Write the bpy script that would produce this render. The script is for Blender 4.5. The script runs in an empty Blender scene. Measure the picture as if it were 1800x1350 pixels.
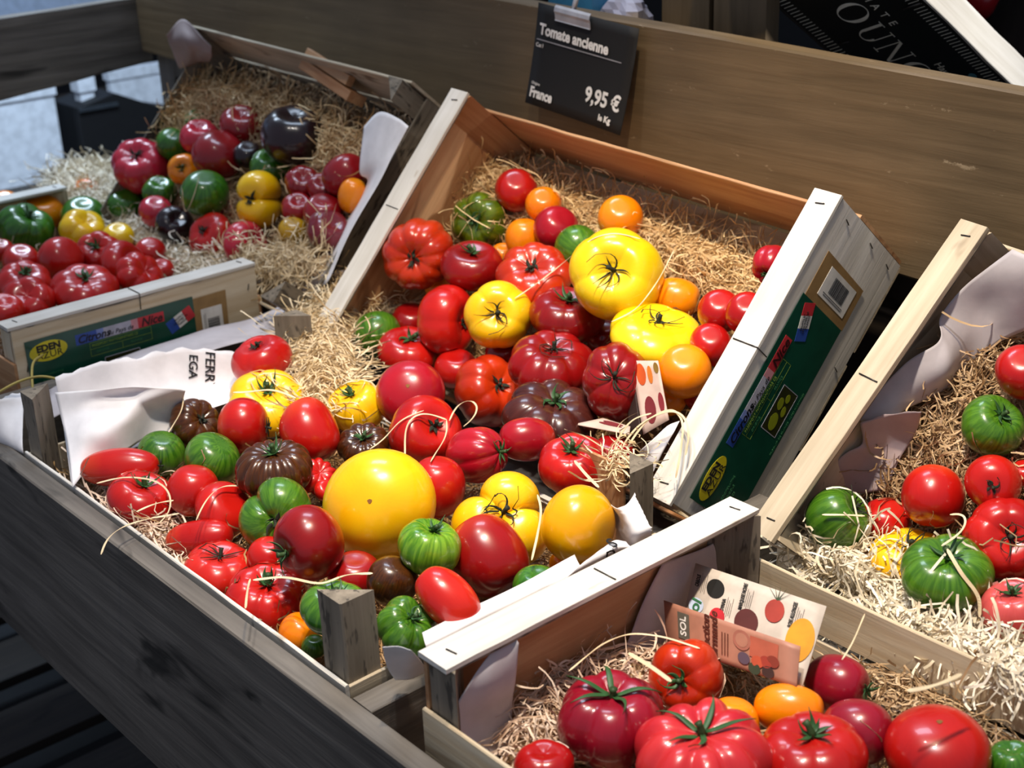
import bpy, math, random
import numpy as np
from mathutils import Vector, Matrix, Quaternion
for blk in (bpy.data.objects, bpy.data.meshes, bpy.data.lights, bpy.data.cameras):
    for b in list(blk): blk.remove(b)
sc = bpy.context.scene
COL = sc.collection
def lin(h, k=1.0):
    v = [int(h[i:i+2], 16)/255 for i in (0, 2, 4)]
    return tuple(k*(c/12.92 if c <= .04045 else ((c+.055)/1.055)**2.4) for c in v)+(1,)
# ------------------------------------------------------------------ camera
cd = bpy.data.cameras.new('camera'); camo = bpy.data.objects.new('camera', cd); COL.objects.link(camo)
camo.location = (0.76438, -0.54871, 0.61765); camo.rotation_mode = 'QUATERNION'; camo.rotation_quaternion = (0.762959, 0.496894, 0.241108, 0.335941)
cd.sensor_fit = 'HORIZONTAL'; cd.sensor_width = 36; cd.lens = 50.125
cd.clip_start = .05; cd.clip_end = 60
cd.dof.use_dof = True; cd.dof.focus_distance = 1.38; cd.dof.aperture_fstop = 8
sc.camera = camo
# ------------------------------------------------------------------ world, lamps, exposure
w = bpy.data.worlds.new('world'); sc.world = w; w.use_nodes = True
bg = w.node_tree.nodes['Background']; bg.inputs[0].default_value = (.66, .74, .95, 1); bg.inputs[1].default_value = .15
def lamp(kind, name, loc, target, power, color, size=.1, angle=60, blend=.6, sy=None):
    d = bpy.data.lights.new(name, kind); o = bpy.data.objects.new(name, d); COL.objects.link(o)
    o.location = loc; o.rotation_euler = (Vector(target)-Vector(loc)).to_track_quat('-Z', 'Y').to_euler()
    d.energy = power; d.color = color
    if kind == 'SPOT': d.spot_size = math.radians(angle); d.spot_blend = blend; d.shadow_soft_size = size
    if kind == 'AREA':
        d.size = size
        if sy: d.shape = 'RECTANGLE'; d.size_y = sy
    return o
lamp('SPOT', 'warm_spot_over_upper_row', (.12, .10, 1.75), (-.2, .50, .0), 52, (1, .80, .55), .035, 46, .8)
lamp('SPOT', 'neutral_spot_over_front_row', (.10, -.15, 1.8), (-.05, .15, -.05), 46, (1, .95, .92), .035, 50, .7)
lamp('SPOT', 'second_spot_over_centre', (-.45, .0, 1.8), (-.5, .25, -.05), 20, (1, .93, .85), .03, 56, .8)
lamp('AREA', 'daylight_from_the_open_hall', (-1.3, .9, 2.3), (-.6, .2, 0), 9, (.66, .80, 1), .9, sy=.5)
lamp('AREA', 'daylight_over_the_aisle', (-2.15, .7, 1.3), (-3.4, 1.0, -.3), 19, (.66, .82, 1), .5)
lamp('SPOT', 'added_spot_on_rear_rim', (1.3, 1.25, 1.3), (-.12, .95, .30), 70, (1, .97, .93), .05, 17, .5)  # unseen narrow spot added to brighten the white rim of the black crate
sc.view_settings.view_transform = 'Standard'; sc.view_settings.look = 'None'
sc.view_settings.exposure = 1.10; sc.view_settings.gamma = 1.0; sc.view_settings.use_curve_mapping = False
CRATES={'U':((-0.74888,0.40204,-0.0309),(0.90992,0.41421,0.01791,-0.01243),0.6413,0.36),'C':((-0.7367,-0.0092,0),(1,0,0,0),0.6416,0.3736),'N':((0,0,0),(1,0,0,0),0.6413,0.36),'Lf':((-1.5836,0.07,0),(1,0,0,0),0.6413,0.36),'UL':((-1.4716,0.40051,-0.00943),(0.91122,0.41165,0.0114,-0.00987),0.632,0.36),'R':((-0.02296,0.42118,-0.06007),(0.90693,0.40501,-0.0473,-0.10591),0.6413,0.36)}
# crate, position, rotation quaternion, equatorial radius, height ratio, ribs, rib depth, colour, stem kind, label, options
TOMATOES=[
('UL',(-1.4583,0.5279,0.0345),(0.8329,0.315,0.1051,0.4427),0.0475,0.86,8,0.05,'pink',1,'large ribbed pinkish-red tomato at the left edge of the blurred far crate, stem up',{}),
('UL',(-1.418,0.5715,0.0702),(0.8192,0.1956,0.2209,0.4918),0.027,0.95,0,0,'green',0,'round green tomato just right above the ribbed pinkish-red one in the far crate',{}),
('UL',(-1.3536,0.5886,0.0897),(0.8469,0.1624,0.1412,0.4863),0.0312,0.85,6,0.04,'pink',0,'small pinkish tomato leaning on the big dark red one, far crate',{}),
('UL',(-1.2608,0.5693,0.0777),(0.8276,0.0537,0.249,0.5001),0.0413,0.92,0,0,'deep',0,'big smooth dark red tomato in the middle of the far crate',{}),
('UL',(-1.2753,0.6263,0.1156),(0.8527,0.1689,0.1372,0.4749),0.0353,0.8,5,0.04,'deep',0,'dark red flattened tomato near the top of the far crate beside the black one',{}),
('UL',(-1.1052,0.6186,0.125),(0.8737,0.085,0.0843,0.4715),0.0509,0.88,5,0.02,'black',0,'largest black tomato, against the straw at the top of the far crate',{}),
('UL',(-1.3964,0.6149,0.1038),(0.846,0.1671,0.1427,0.4858),0.025,0.9,0,0,'green',0,'green tomato half hidden at the top back of the far crate',{}),
('UL',(-1.3383,0.5442,0.0459),(0.737,0.5063,0.2707,0.3567),0.0253,0.85,4,0.04,'orange',2,'small orange tomato with green stem between the two big red ones, far crate',{}),
('UL',(-1.2156,0.5116,0.0347),(0.851,0.1447,0.1347,0.4865),0.0368,0.95,0,0,'green',0,'round dark green tomato left of the yellow pair in the far crate',{}),
('UL',(-1.3818,0.5189,0.0046),(0.844,0.1423,0.1406,0.4977),0.0276,0.9,4,0.05,'green',0,'green tomato below the small orange one, behind the round dark green one',{}),
('UL',(-1.4641,0.4919,-0.0259),(0.8391,0.1363,0.144,0.5066),0.0301,0.8,0,0,'green',0,'dark green tomato low at the left of the far crate, under the ribbed one',{}),
('UL',(-1.1442,0.5938,0.0721),(0.8598,0.1569,0.1288,0.4685),0.0321,0.85,5,0.03,'green',0,'green ribbed tomato right above the yellow two-lobed one, far crate',{}),
('UL',(-1.0943,0.5364,0.0421),(0.7503,0.5719,0.1946,0.2686),0.0434,0.95,2,0.3,'yellow',1,'yellow tomato cleft into two lobes, in the middle of the far crate',{'phase':90}),
('UL',(-1.2075,0.5925,0.082),(0.8556,0.1595,0.1331,0.4742),0.0227,0.9,0,0,'black',0,'small blackish tomato in the gap right of the big dark red one, far crate',{}),
('UL',(-1.277,0.4848,-0.0239),(0.7791,0.2475,0.3089,0.4862),0.0303,0.85,6,0.03,'black',0,'dark purple-black tomato in pale straw at the front of the far crate',{}),
('UL',(-1.3461,0.4894,-0.0165),(0.8445,0.1356,0.1391,0.4991),0.0272,0.9,0,0,'pink',0,'pinkish tomato left behind the dark purple-black one, far crate',{}),
('UL',(-1.1666,0.4871,-0.0196),(0.84,0.4268,-0.0437,0.3321),0.0354,0.72,5,0.05,'red',1,'bright red tomato with green stem at its left, front row of the far crate',{}),
('UL',(-1.0654,0.4897,-0.0143),(0.6162,0.21,0.5411,0.5324),0.0369,0.7,6,0.04,'pink',0,'pinkish-red ribbed tomato in straw at the front edge of the far crate',{}),
('UL',(-1.2184,0.5544,-0.0057),(0.8561,0.1402,0.1293,0.4804),0.0284,0.95,0,0,'deep',0,'dark red tomato hidden between the green and the yellow one, far crate',{}),
('UL',(-1.0336,0.5809,0.0689),(0.8352,0.2747,0.1865,0.4384),0.0266,0.85,6,0.05,'deep',0,'dark red ribbed tomato right of the yellow pair, far crate',{}),
('UL',(-0.9884,0.5843,0.0693),(0.8383,0.2748,0.1828,0.434),0.022,0.85,5,0.05,'deep',0,'small dark red ribbed tomato touching the long red one, far crate',{}),
('UL',(-0.9441,0.5967,0.0936),(0.7463,0.1173,0.4316,0.493),0.03,1.2,0,0,'deep',0,'long dark red tomato by the white paper of the far crate',{}),
('UL',(-1.0082,0.552,0.041),(0.8528,0.2108,0.1552,0.4519),0.0246,0.85,5,0.04,'deep',0,'dark red tomato above the olive-yellow one, far crate',{}),
('UL',(-0.9492,0.5572,0.0452),(0.8703,0.1458,0.1165,0.4558),0.0291,0.9,0,0,'deep',0,'smooth red tomato left of the small orange one at the paper, far crate',{}),
('UL',(-0.9006,0.5335,0.0312),(0.813,0.1772,0.2953,0.4695),0.0318,0.8,5,0.03,'plumred',0,'purplish-red tomato in the lower right corner of the far crate',{}),
('UL',(-0.9022,0.5794,0.0742),(0.8751,0.0022,0.1494,0.4603),0.0205,1.3,0,0,'orange',0,'orange plum tomato against the white paper of the far crate',{}),
('UL',(-0.9824,0.5234,0.0166),(0.8668,0.1377,0.1184,0.4643),0.0218,0.95,0,0,'olive',0,'small olive-yellow tomato at the front of the far crate',{}),
('Lf',(-1.6558,0.512,-0.04),(0.8321,0.1386,0.1501,0.5155),0.0206,0.9,0,0,'orange',0,'tiny orange tomato sunk in pale straw at the back of the left crate',{}),
('Lf',(-1.4836,0.3219,-0.0353),(0.8026,0.0355,0.2453,0.5426),0.0446,0.82,5,0.09,'green',2,'large dark green ribbed tomato at the left picture edge',{}),
('Lf',(-1.5722,0.3896,-0.04),(0.8263,0.1285,0.1536,0.5264),0.0363,0.85,0,0,'orange',0,'orange tomato behind the large dark green one, left crate',{}),
('Lf',(-1.6682,0.3652,-0.04),(0.82,0.1287,0.1586,0.5347),0.026,0.9,0,0,'orange',0,'dull orange tomato in the far left corner of the left crate',{}),
('Lf',(-1.4973,0.4294,-0.04),(0.8331,0.1298,0.1481,0.5169),0.0358,0.85,0,0,'green',0,'green tomato behind the yellow one of the left crate',{}),
('Lf',(-1.4057,0.386,-0.0366),(0.7904,0.0889,0.2967,0.5285),0.0373,0.8,5,0.07,'yellow',0,'yellow ribbed tomato in the left crate',{}),
('Lf',(-1.3285,0.4096,-0.0385),(0.8399,0.1249,0.1415,0.5088),0.0247,0.9,0,0,'yellow',0,'small pale yellow tomato right of the ribbed yellow one, left crate',{}),
('Lf',(-1.277,0.2879,-0.0354),(0.7182,0.1058,0.4267,0.5394),0.034,0.97,0,0,'red',0,'round red tomato in the middle of the left crate, below the yellow one',{}),
('Lf',(-1.2797,0.3506,-0.0408),(0.8186,0.3257,0.1584,0.4458),0.0347,0.88,6,0.07,'red',2,'ribbed red tomato with dark stem right of the round red one, left crate',{}),
('Lf',(-1.3301,0.2464,-0.04),(0.8256,0.111,0.1518,0.532),0.0281,0.9,0,0,'red',0,'red tomato between the large green one and the stemmed red one, left crate',{}),
('Lf',(-1.4083,0.2485,-0.04),(0.8219,0.1134,0.1552,0.5362),0.0189,0.9,0,0,'red',0,'red tomato cut by the left picture edge, under the green one',{}),
('Lf',(-1.1947,0.3504,-0.0384),(0.6855,0.12,0.4786,0.5353),0.0363,0.72,4,0.04,'red',0,'wide red tomato at the back right of the red pile, left crate',{}),
('Lf',(-1.2186,0.4078,-0.04),(0.8458,0.1219,0.1358,0.5013),0.0239,0.95,0,0,'red',0,'small round red tomato at the right end of the left crate',{}),
('Lf',(-1.2113,0.2007,-0.0357),(0.8135,0.1079,0.2099,0.5316),0.0375,0.72,7,0.07,'red',2,'flat red tomato with green stem near the left picture edge',{}),
('Lf',(-1.1159,0.2508,-0.0345),(0.8374,0.106,0.1409,0.5174),0.0458,0.58,7,0.07,'red',2,'wide flat ribbed red tomato with stem, against the left crate rim',{}),
('Lf',(-1.1139,0.336,-0.0362),(0.735,0.1117,0.4158,0.5238),0.036,0.7,7,0.09,'red',0,'glossy ribbed red tomato by the right part of the left crate rim',{}),
('Lf',(-1.1294,0.1722,-0.0373),(0.815,0.3057,0.1664,0.4632),0.0354,0.8,5,0.09,'red',0,'creased orange-red tomato at the lower left behind the rim',{}),
('Lf',(-1.1028,0.1253,-0.0318),(0.8256,0.0935,0.1495,0.536),0.0259,0.85,4,0.05,'red',0,'lowest red tomato in the left crate, cut by the picture edge',{}),
('Lf',(-1.1347,0.3827,-0.0427),(0.8486,0.1171,0.1324,0.4986),0.018,0.85,0,0,'red',0,'red tomato peeping out at the right end of the left crate rim',{}),
('C',(-0.6699,0.2702,-0.0265),(0.8723,0.1183,-0.0818,0.4673),0.0355,0.85,4,0.05,'red',1,'round red tomato standing highest, on top of the yellow one, centre crate',{}),
('C',(-0.5866,0.2233,-0.0416),(0.8603,0.1392,0.1505,0.4667),0.0449,0.62,5,0.09,'yellow',2,'flat yellow tomato under the topmost red one, dark stem end',{}),
('C',(-0.6086,0.1402,-0.0486),(0.7353,0.2215,0.4085,0.4933),0.0287,0.8,9,0.07,'brown',1,'small brown ribbed tomato beside the white paper, centre crate',{}),
('C',(-0.5446,0.1658,-0.0398),(0.3748,0.2039,0.6867,0.5886),0.0307,0.93,0,0,'red',1,'smooth oval red tomato with stem at its right, below the topmost one',{}),
('C',(-0.5951,0.0872,-0.0641),(0.857,0.0564,0.1126,0.4998),0.0262,0.93,0,0,'zebra',0,'smaller green tomato by the white paper, behind the long red one',{}),
('C',(-0.516,0.1081,-0.0525),(0.8207,-0.0178,0.2918,0.4909),0.03,0.92,0,0,'zebra',0,'round green tomato between oval red and brown ribbed ones',{}),
('C',(-0.5874,0.0331,-0.0601),(0.449,0.0432,0.6947,0.5603),0.0205,2.2,0,0,'red',1,'long red plum tomato lying at the left front beside the paper',{}),
('C',(-0.5283,0.0261,-0.0735),(0.8454,-0.0044,0.1709,0.5061),0.0352,0.7,5,0.05,'red',2,'red tomato with green stem under loose straw, left front corner',{}),
('C',(-0.4875,0.066,-0.0636),(0.8596,-0.0662,0.0962,0.4974),0.0265,1.05,0,0,'red',0,'egg-shaped red tomato right of the straw-covered one',{}),
('C',(-0.4398,0.0748,-0.0707),(0.7781,0.051,0.3849,0.4937),0.0302,0.72,0,0,'red',0,'plain red tomato left of the green two-lobed one, front of centre crate',{}),
('C',(-0.4209,0.1287,-0.0368),(0.8788,0.0322,0.0212,0.4757),0.0381,0.74,14,0.1,'brown',2,'large brown deeply ribbed tomato with spiky stem, centre crate',{}),
('C',(-0.466,0.2034,-0.0322),(0.2078,0.7702,0.5179,0.3089),0.0312,1.2,0,0,'red',0,'kidney-shaped red tomato leaning between brown and yellow ones',{'bend':0.14}),
('C',(-0.5072,0.2949,-0.0461),(0.8859,0.1634,-0.0717,0.4283),0.033,0.88,4,0.07,'yellow',2,'yellow tomato with stem at upper left, below the straw heap',{}),
('C',(-0.42,0.2417,-0.0485),(0.874,0.2176,0.0993,0.423),0.0268,0.75,10,0.09,'brown',2,'small dark brown ribbed tomato above the giant yellow one',{}),
('C',(-0.4134,0.1748,-0.0599),(0.8188,0.1543,0.2972,0.4662),0.02,0.75,10,0.12,'red',0,'pleated red tomato peeping out left of the giant yellow one',{}),
('C',(-0.3749,0.1591,-0.0565),(0.8216,0.1511,0.2942,0.4643),0.0118,0.8,0,0,'red',0,'sliver of red tomato directly left of the giant yellow one',{}),
('C',(-0.2681,0.1527,-0.0301),(0.8088,0.4715,0.1524,0.3166),0.0534,0.97,0,0,'yellow',3,'giant smooth yellow tomato with a small brown scar',{}),
('C',(-0.3626,0.0903,-0.0545),(0.6895,0.5425,0.3438,0.3349),0.0389,0.8,2,0.3,'zebra',1,'green tomato cleft into two lobes, dark stem in the cleft',{'phase':48}),
('C',(-0.2436,0.0544,-0.0258),(0.7099,0.6997,0.0699,-0.0404),0.0342,0.9,0,0,'deepred',2,'big glossy red tomato with stem facing lower left, front of centre crate',{'phase':0}),
('C',(-0.4227,0.0345,-0.0831),(0.5552,0.0285,0.6405,0.5298),0.0186,2,0,0,'red',0,'long light red plum tomato along the front slat',{}),
('C',(-0.3716,0.0261,-0.095),(0.8698,0.0079,0.0815,0.4866),0.0351,0.66,6,0.06,'lightred',4,'flat light red tomato with two long upright sepals, front row',{}),
('C',(-0.3296,0.0589,-0.0761),(0.8763,0.0305,0.0831,0.4735),0.0201,0.95,0,0,'red',0,'small red tomato behind the flat ones, left of the big glossy red',{}),
('C',(-0.2882,0.0287,-0.0942),(0.8744,0.0706,0.1071,0.4679),0.0385,0.8,8,0.06,'red',2,'large ribbed red tomato with stubby stem in front corner of centre crate',{}),
('C',(-0.16,0.0235,-0.0436),(0.8849,0.0069,0.087,0.4575),0.0289,0.7,5,0.05,'zebra',2,'striped green tomato with upright stem behind the grey corner post',{}),
('C',(-0.2087,0.014,-0.0876),(0.864,-0.092,0.1858,0.4589),0.0181,0.97,0,0,'orange',0,'round orange tomato left of the grey corner post',{}),
('C',(-0.1809,0.0114,-0.0879),(0.8846,0.0053,0.0639,0.4618),0.0112,0.9,0,0,'zebra',0,'sliver of green tomato under the orange one by the corner post',{}),
('C',(-0.2184,0.0847,-0.0604),(0.8889,0.0311,0.066,0.4522),0.0244,0.85,0,0,'deepred',0,'dark red tomato in shade behind the striped green one',{}),
('C',(-0.1617,0.088,-0.0444),(0.8778,-0.0657,0.1788,0.4395),0.0231,0.97,0,0,'brown',0,'smooth brown tomato below the giant yellow one',{}),
('C',(-0.1481,0.1217,-0.0171),(0.892,-0.0534,0.1201,0.4324),0.0283,0.88,9,0.035,'limezebra',2,'bright green striped tomato with stem, front of the giant yellow one',{}),
('C',(-0.1299,0.1737,-0.0406),(0.2741,0.7687,0.468,0.339),0.0352,1.12,0,0,'deepred',0,'big dark red bean-shaped tomato right of the bright green striped one',{'bend':0.1}),
('C',(-0.0744,0.0837,-0.0232),(0.1543,0.7163,0.5108,0.4496),0.0213,1.55,0,0,'lightred',0,'red plum tomato lying askew on the pile beside the long white rim',{}),
('C',(-0.0913,0.05,-0.0432),(0.8417,0.1027,0.2829,0.4483),0.0252,0.86,5,0.12,'zebra',2,'lobed green tomato with dark stem right of the grey corner post',{}),
('C',(-0.1767,0.2328,-0.0438),(0.8421,0.3432,0.1757,0.3772),0.0492,0.82,3,0.26,'yellow',4,'three-lobed yellow tomato with curled stem in the middle',{'phase':75}),
('C',(-0.0908,0.2527,-0.0237),(0.448,0.4646,0.5438,0.5364),0.036,0.92,0,0,'amber',0,'amber-yellow pear-shaped tomato beside the torn white paper',{}),
('C',(-0.0629,0.1752,-0.0463),(0.9128,0.0406,0.0317,0.4052),0.0218,0.9,0,0,'green',0,'green tomato peeping over the white rim, right of the dark red one',{}),
('C',(-0.1033,0.2451,-0.0659),(0.9156,0.0504,0.0305,0.3978),0.0135,0.9,0,0,'orange',0,'sliver of orange tomato under the amber one',{}),
('C',(-0.0568,0.1149,-0.0443),(0.9073,0.0289,0.0364,0.4178),0.0113,0.9,0,0,'orange',0,'sliver of orange tomato between red plum and the white rim',{}),
('C',(-0.3791,0.2959,-0.0379),(0.786,0.2273,0.3525,0.4541),0.0405,0.88,3,0.05,'red',1,'big red tomato with pale straw across it, above the giant yellow',{}),
('C',(-0.2805,0.2332,-0.0451),(0.8979,-0.0479,0.0645,0.4328),0.0285,1.15,0,0,'red',0,'red tomato squeezed right behind the giant yellow one',{}),
('C',(-0.2991,0.3022,-0.0391),(0.6459,0.2267,0.5277,0.5029),0.0283,1.25,7,0.07,'pinkred',2,'upright pleated pinkish-red tomato left of the smooth plum',{}),
('C',(-0.2827,0.3588,-0.0346),(0.5382,0.2199,-0.6397,0.5028),0.0232,1.38,0,0,'pinkred',1,'smooth pinkish-red plum tomato in the middle of the picture',{}),
('C',(-0.2034,0.3526,-0.0341),(0.9128,0.1351,0.0123,0.3851),0.0358,0.76,7,0.05,'red',2,'red tomato with green stem just left of the straw at the rear post',{}),
('C',(-0.3123,0.4225,-0.0357),(0.8994,0.096,0.1355,0.4044),0.0495,0.6,7,0.1,'plum',2,'wide purple-brown ribbed tomato with grey stem, centre of the picture',{}),
('C',(-0.4593,0.337,-0.0274),(0.8251,0.4096,0.1581,0.3555),0.0386,0.92,0,0,'pinkred',3,'round pinkish-red tomato with a healed scar, right of the small yellow',{}),
('C',(-0.2235,0.4303,-0.0539),(0.9191,0.0886,0.0386,0.3821),0.0215,0.8,0,0,'deepred',0,'dark red tomato in shade under the flat card leaf',{}),
('U',(-0.456,0.4518,-0.059),(0.7697,0.2581,0.3728,0.4494),0.0418,0.94,7,0.06,'orangered',1,'orange-red ribbed tomato with small round stem, front of upper crate',{}),
('U',(-0.376,0.4812,-0.0101),(0.9051,0.0889,0.106,0.4021),0.0477,0.7,8,0.08,'deepred',4,'wide deeply ribbed dark red tomato with pointed stem, upper crate',{}),
('U',(-0.2642,0.4749,0.0039),(0.8,0.4783,0.1775,0.3159),0.0357,1.12,7,0.05,'deepred',4,'tall dark red tomato with dry spidery stem beside the upright card',{'ell':(1,1.18)}),
('U',(-0.5497,0.4764,-0.0636),(0.8967,0.1044,0.0765,0.4233),0.0273,0.85,0,0,'red',0,'red tomato hidden behind the orange-red ribbed one',{}),
('U',(-0.6186,0.4531,-0.0528),(0.8832,0.0758,0.1377,0.4418),0.0387,0.72,5,0.04,'red',2,'red tomato with dark stem right of the round green one',{}),
('U',(-0.6867,0.4537,-0.0484),(0.4209,0.7364,0.4505,0.2785),0.0314,0.97,0,0,'zebra',0,'round green tomato lying at the straw heap',{}),
('U',(-0.6779,0.5043,-0.0383),(0.8884,0.117,0.0902,0.4346),0.025,0.85,0,0,'deepred',0,'dull red tomato between the straw heap and the tall red one',{}),
('U',(-0.5849,0.4934,-0.0122),(0.5226,0.3323,0.5739,0.5359),0.0391,0.92,5,0.045,'red',1,'tall bright red tomato left of the pentagonal yellow one',{'ell':(1,1.14)}),
('U',(-0.4827,0.4931,0.0194),(0.7948,0.4689,0.1951,0.3322),0.04,0.92,5,0.05,'yellow',4,'five-cornered yellow tomato with black spidery stem facing the viewer',{'phase':90}),
('U',(-0.4167,0.5466,0.0233),(0.9123,0.0774,0.0717,0.3957),0.0438,0.68,6,0.05,'deepred',2,'flat glossy dark red tomato with leafy stem right of the five-cornered yellow',{}),
('U',(-0.4969,0.5646,0.0492),(0.8723,0.3087,0.1007,0.3655),0.0459,0.68,8,0.07,'orangered',1,'flat ribbed orange-red tomato left of the big yellow one',{}),
('U',(-0.5157,0.5722,0.0096),(0.9035,0.1304,0.0746,0.4015),0.0166,0.9,0,0,'red',0,'bit of red tomato in the gap behind the flat glossy one',{}),
('U',(-0.6804,0.5259,0.0463),(0.7214,0.6108,0.2165,0.244),0.0457,1,10,0.055,'orangered',1,'large orange-red pleated tomato against the left wall of the upper crate',{}),
('U',(-0.5991,0.5499,0.0438),(0.8984,0.0917,0.083,0.4213),0.0403,0.7,3,0.03,'deepred',2,'glossy dark red tomato with flat stem right of the large pleated one',{}),
('U',(-0.6723,0.6243,0.0728),(0.7626,0.5794,0.1543,0.2427),0.0375,0.86,6,0.08,'olivegreen',2,'olive green ribbed tomato with black stem at the upper left of the pile',{}),
('U',(-0.6369,0.6613,0.1142),(0.8639,0.2894,0.1482,0.3847),0.0281,0.97,0,0,'red',0,'topmost round red tomato of the upper crate',{}),
('U',(-0.5811,0.6595,0.1049),(0.8686,0.2871,0.1413,0.3784),0.0231,0.97,0,0,'orange',0,'small orange tomato just below the topmost red one',{}),
('U',(-0.5756,0.6202,0.0685),(0.9122,0.0017,0.018,0.4093),0.0244,1.13,0,0,'orange',0,'oval orange tomato left of the plain red one',{}),
('U',(-0.5342,0.6387,0.0867),(0.8478,0.2044,0.2603,0.4144),0.0284,0.95,0,0,'pinkred',0,'plain pinkish-red tomato between oval orange and green ones',{}),
('U',(-0.4847,0.6295,0.0728),(0.5298,0.627,0.4205,0.3865),0.0293,0.95,0,0,'zebra',0,'striped green tomato behind the big yellow one',{}),
('U',(-0.3533,0.5657,0.0829),(0.8115,0.474,0.1538,0.3052),0.0529,0.94,5,0.045,'lemon',4,'biggest lemon-yellow tomato with black stem, upper crate',{}),
('U',(-0.4483,0.668,0.1123),(0.8785,0.2891,0.1255,0.3589),0.0276,0.95,0,0,'orange',0,'round orange tomato on the straw above the big lemon-yellow one',{}),
('U',(-0.6158,0.6164,0.0398),(0.8978,0.1436,0.0852,0.4075),0.0158,0.9,0,0,'orange',0,'sliver of orange tomato behind the glossy dark red one',{}),
('U',(-0.679,0.5519,-0.0043),(0.8905,0.1292,0.0906,0.4267),0.0168,0.9,0,0,'orange',0,'sliver of orange tomato below the large pleated one',{}),
('U',(-0.3084,0.6182,0.053),(0.0612,-0.6347,-0.2806,-0.7174),0.0233,1.3,0,0,'orange',1,'orange plum tomato with stem at its right, next to the straw bed',{}),
('U',(-0.2723,0.5467,0.0368),(0.9207,0.0505,0.0998,0.3739),0.0513,0.5,6,0.05,'lemon',4,'flat lemon-yellow tomato with crooked dark stem, upper crate',{}),
('U',(-0.1969,0.5127,0.0236),(0.8985,0.2481,0.0901,0.3507),0.0289,0.98,0,0,'orange',0,'round deep orange tomato right of the upright card',{}),
('U',(-0.2194,0.5941,0.0656),(0.8971,0.2687,0.0926,0.3382),0.0241,0.97,0,0,'red',0,'round red tomato right of the orange plum one',{}),
('U',(-0.2006,0.5594,0.0404),(0.899,0.2581,0.089,0.3424),0.0231,0.95,0,0,'red',0,'red tomato between flat lemon-yellow one and the right rim',{}),
('U',(-0.1776,0.5897,0.0753),(0.8997,0.2702,0.0873,0.3314),0.0229,0.95,0,0,'red',0,'red tomato half hidden behind the right rim, uppermost but one',{}),
('U',(-0.2242,0.5183,-0.018),(0.899,0.2388,0.0891,0.3561),0.0195,0.95,0,0,'orange',0,'orange tomato low behind the card, under the round deep orange',{}),
('U',(-0.1961,0.5391,-0.0104),(0.9018,0.2427,0.0835,0.3477),0.0188,0.95,0,0,'red',0,'red tomato low against the right rim below the orange ones',{}),
('U',(-0.1805,0.6341,0.1184),(0.5642,0.8094,0.1603,0.0293),0.0206,1.1,6,0.08,'pinkred',2,'ribbed pinkish-red tomato on the straw, half behind the right rim',{}),
('U',(-0.3944,0.5865,-0.0097),(0.9143,0.1242,0.0576,0.3812),0.0215,0.9,0,0,'deepred',0,'dark red tomato in the gap left of the flat lemon-yellow one',{}),
('U',(-0.4939,0.5083,-0.0372),(0.9024,0.1122,0.0711,0.41),0.0219,0.9,0,0,'deepred',0,'dark red tomato in the gap under the five-cornered yellow one',{}),
('U',(-0.5975,0.493,-0.0703),(0.8946,0.1062,0.0798,0.4267),0.014,0.9,0,0,'yellow',0,'tiny bit of yellow tomato behind the red ones, upper crate',{}),
('R',(0.1406,0.6099,0.091),(0.9246,0.2715,0.0255,0.266),0.0255,0.95,0,0,'red',0,'red tomato cut by the right picture edge, highest in the right crate',{}),
('R',(0.1335,0.5754,0.0456),(0.888,0.2055,0.2407,0.3336),0.0288,0.92,3,0.04,'zebra',2,'round dark green tomato with stem in the right crate, by curly straw',{}),
('R',(0.1139,0.517,-0.0145),(0.419,0.8709,0.2228,0.1278),0.0283,1.05,0,0,'red',0,'smooth bright red tomato with light creases, right crate',{}),
('R',(0.1642,0.5335,0.0114),(0.7679,0.5851,0.1006,0.2407),0.0247,0.95,0,0,'red',1,'round red tomato with dark stem facing the viewer, right crate',{}),
('R',(0.0629,0.5194,-0.0636),(0.945,0.0406,0.0729,0.3162),0.0245,0.95,0,0,'red',0,'red tomato between green one and the smooth bright red one',{}),
('R',(0.0387,0.4756,-0.0524),(0.8553,-0.0269,0.3878,0.3426),0.0309,0.98,3,0.05,'zebra',4,'leftmost dark green tomato of the right crate, stem up right',{}),
('R',(0.1166,0.4833,-0.067),(0.9491,0.068,-0.0048,0.3076),0.0357,0.62,6,0.05,'yellow',4,'flat yellow tomato behind the front green one, right crate',{}),
('R',(0.1806,0.441,-0.0379),(0.945,0.1195,0.019,0.3038),0.0381,0.72,5,0.07,'zebra',2,'large green striped tomato at the front of the right crate',{}),
('R',(0.1989,0.5052,-0.0222),(0.8343,0.4503,0.1173,0.2956),0.0361,0.92,6,0.05,'red',4,'large red tomato with spidery stem at the right picture edge',{}),
('R',(0.2446,0.4493,-0.0509),(0.9518,0.0792,-0.103,0.2777),0.0287,0.85,5,0.05,'salmon',2,'salmon-pink tomato with long green sepal, lower right crate corner',{}),
('R',(0.1754,0.5662,0.0137),(0.9556,0.1087,-0.0311,0.2721),0.0131,0.9,0,0,'red',0,'red tomato cut by the picture edge, above the large stemmed one',{}),
('N',(0.0933,0.1117,-0.0722),(0.9209,0.0108,0.0285,0.3887),0.0416,0.84,6,0.09,'crimson',5,'big crimson ribbed tomato with green leafy stem, near crate left',{}),
('N',(0.0896,0.2045,-0.0799),(0.8122,0.5164,0.0723,0.2616),0.0305,1,6,0.06,'orangered',2,'orange-red ribbed tomato below the leaflet in the near crate',{}),
('N',(0.1825,0.1195,-0.0652),(0.9294,0.0385,-0.0087,0.367),0.0488,0.74,9,0.13,'coral',5,'largest coral-red deeply lobed tomato with long green sepals, bottom',{}),
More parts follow.
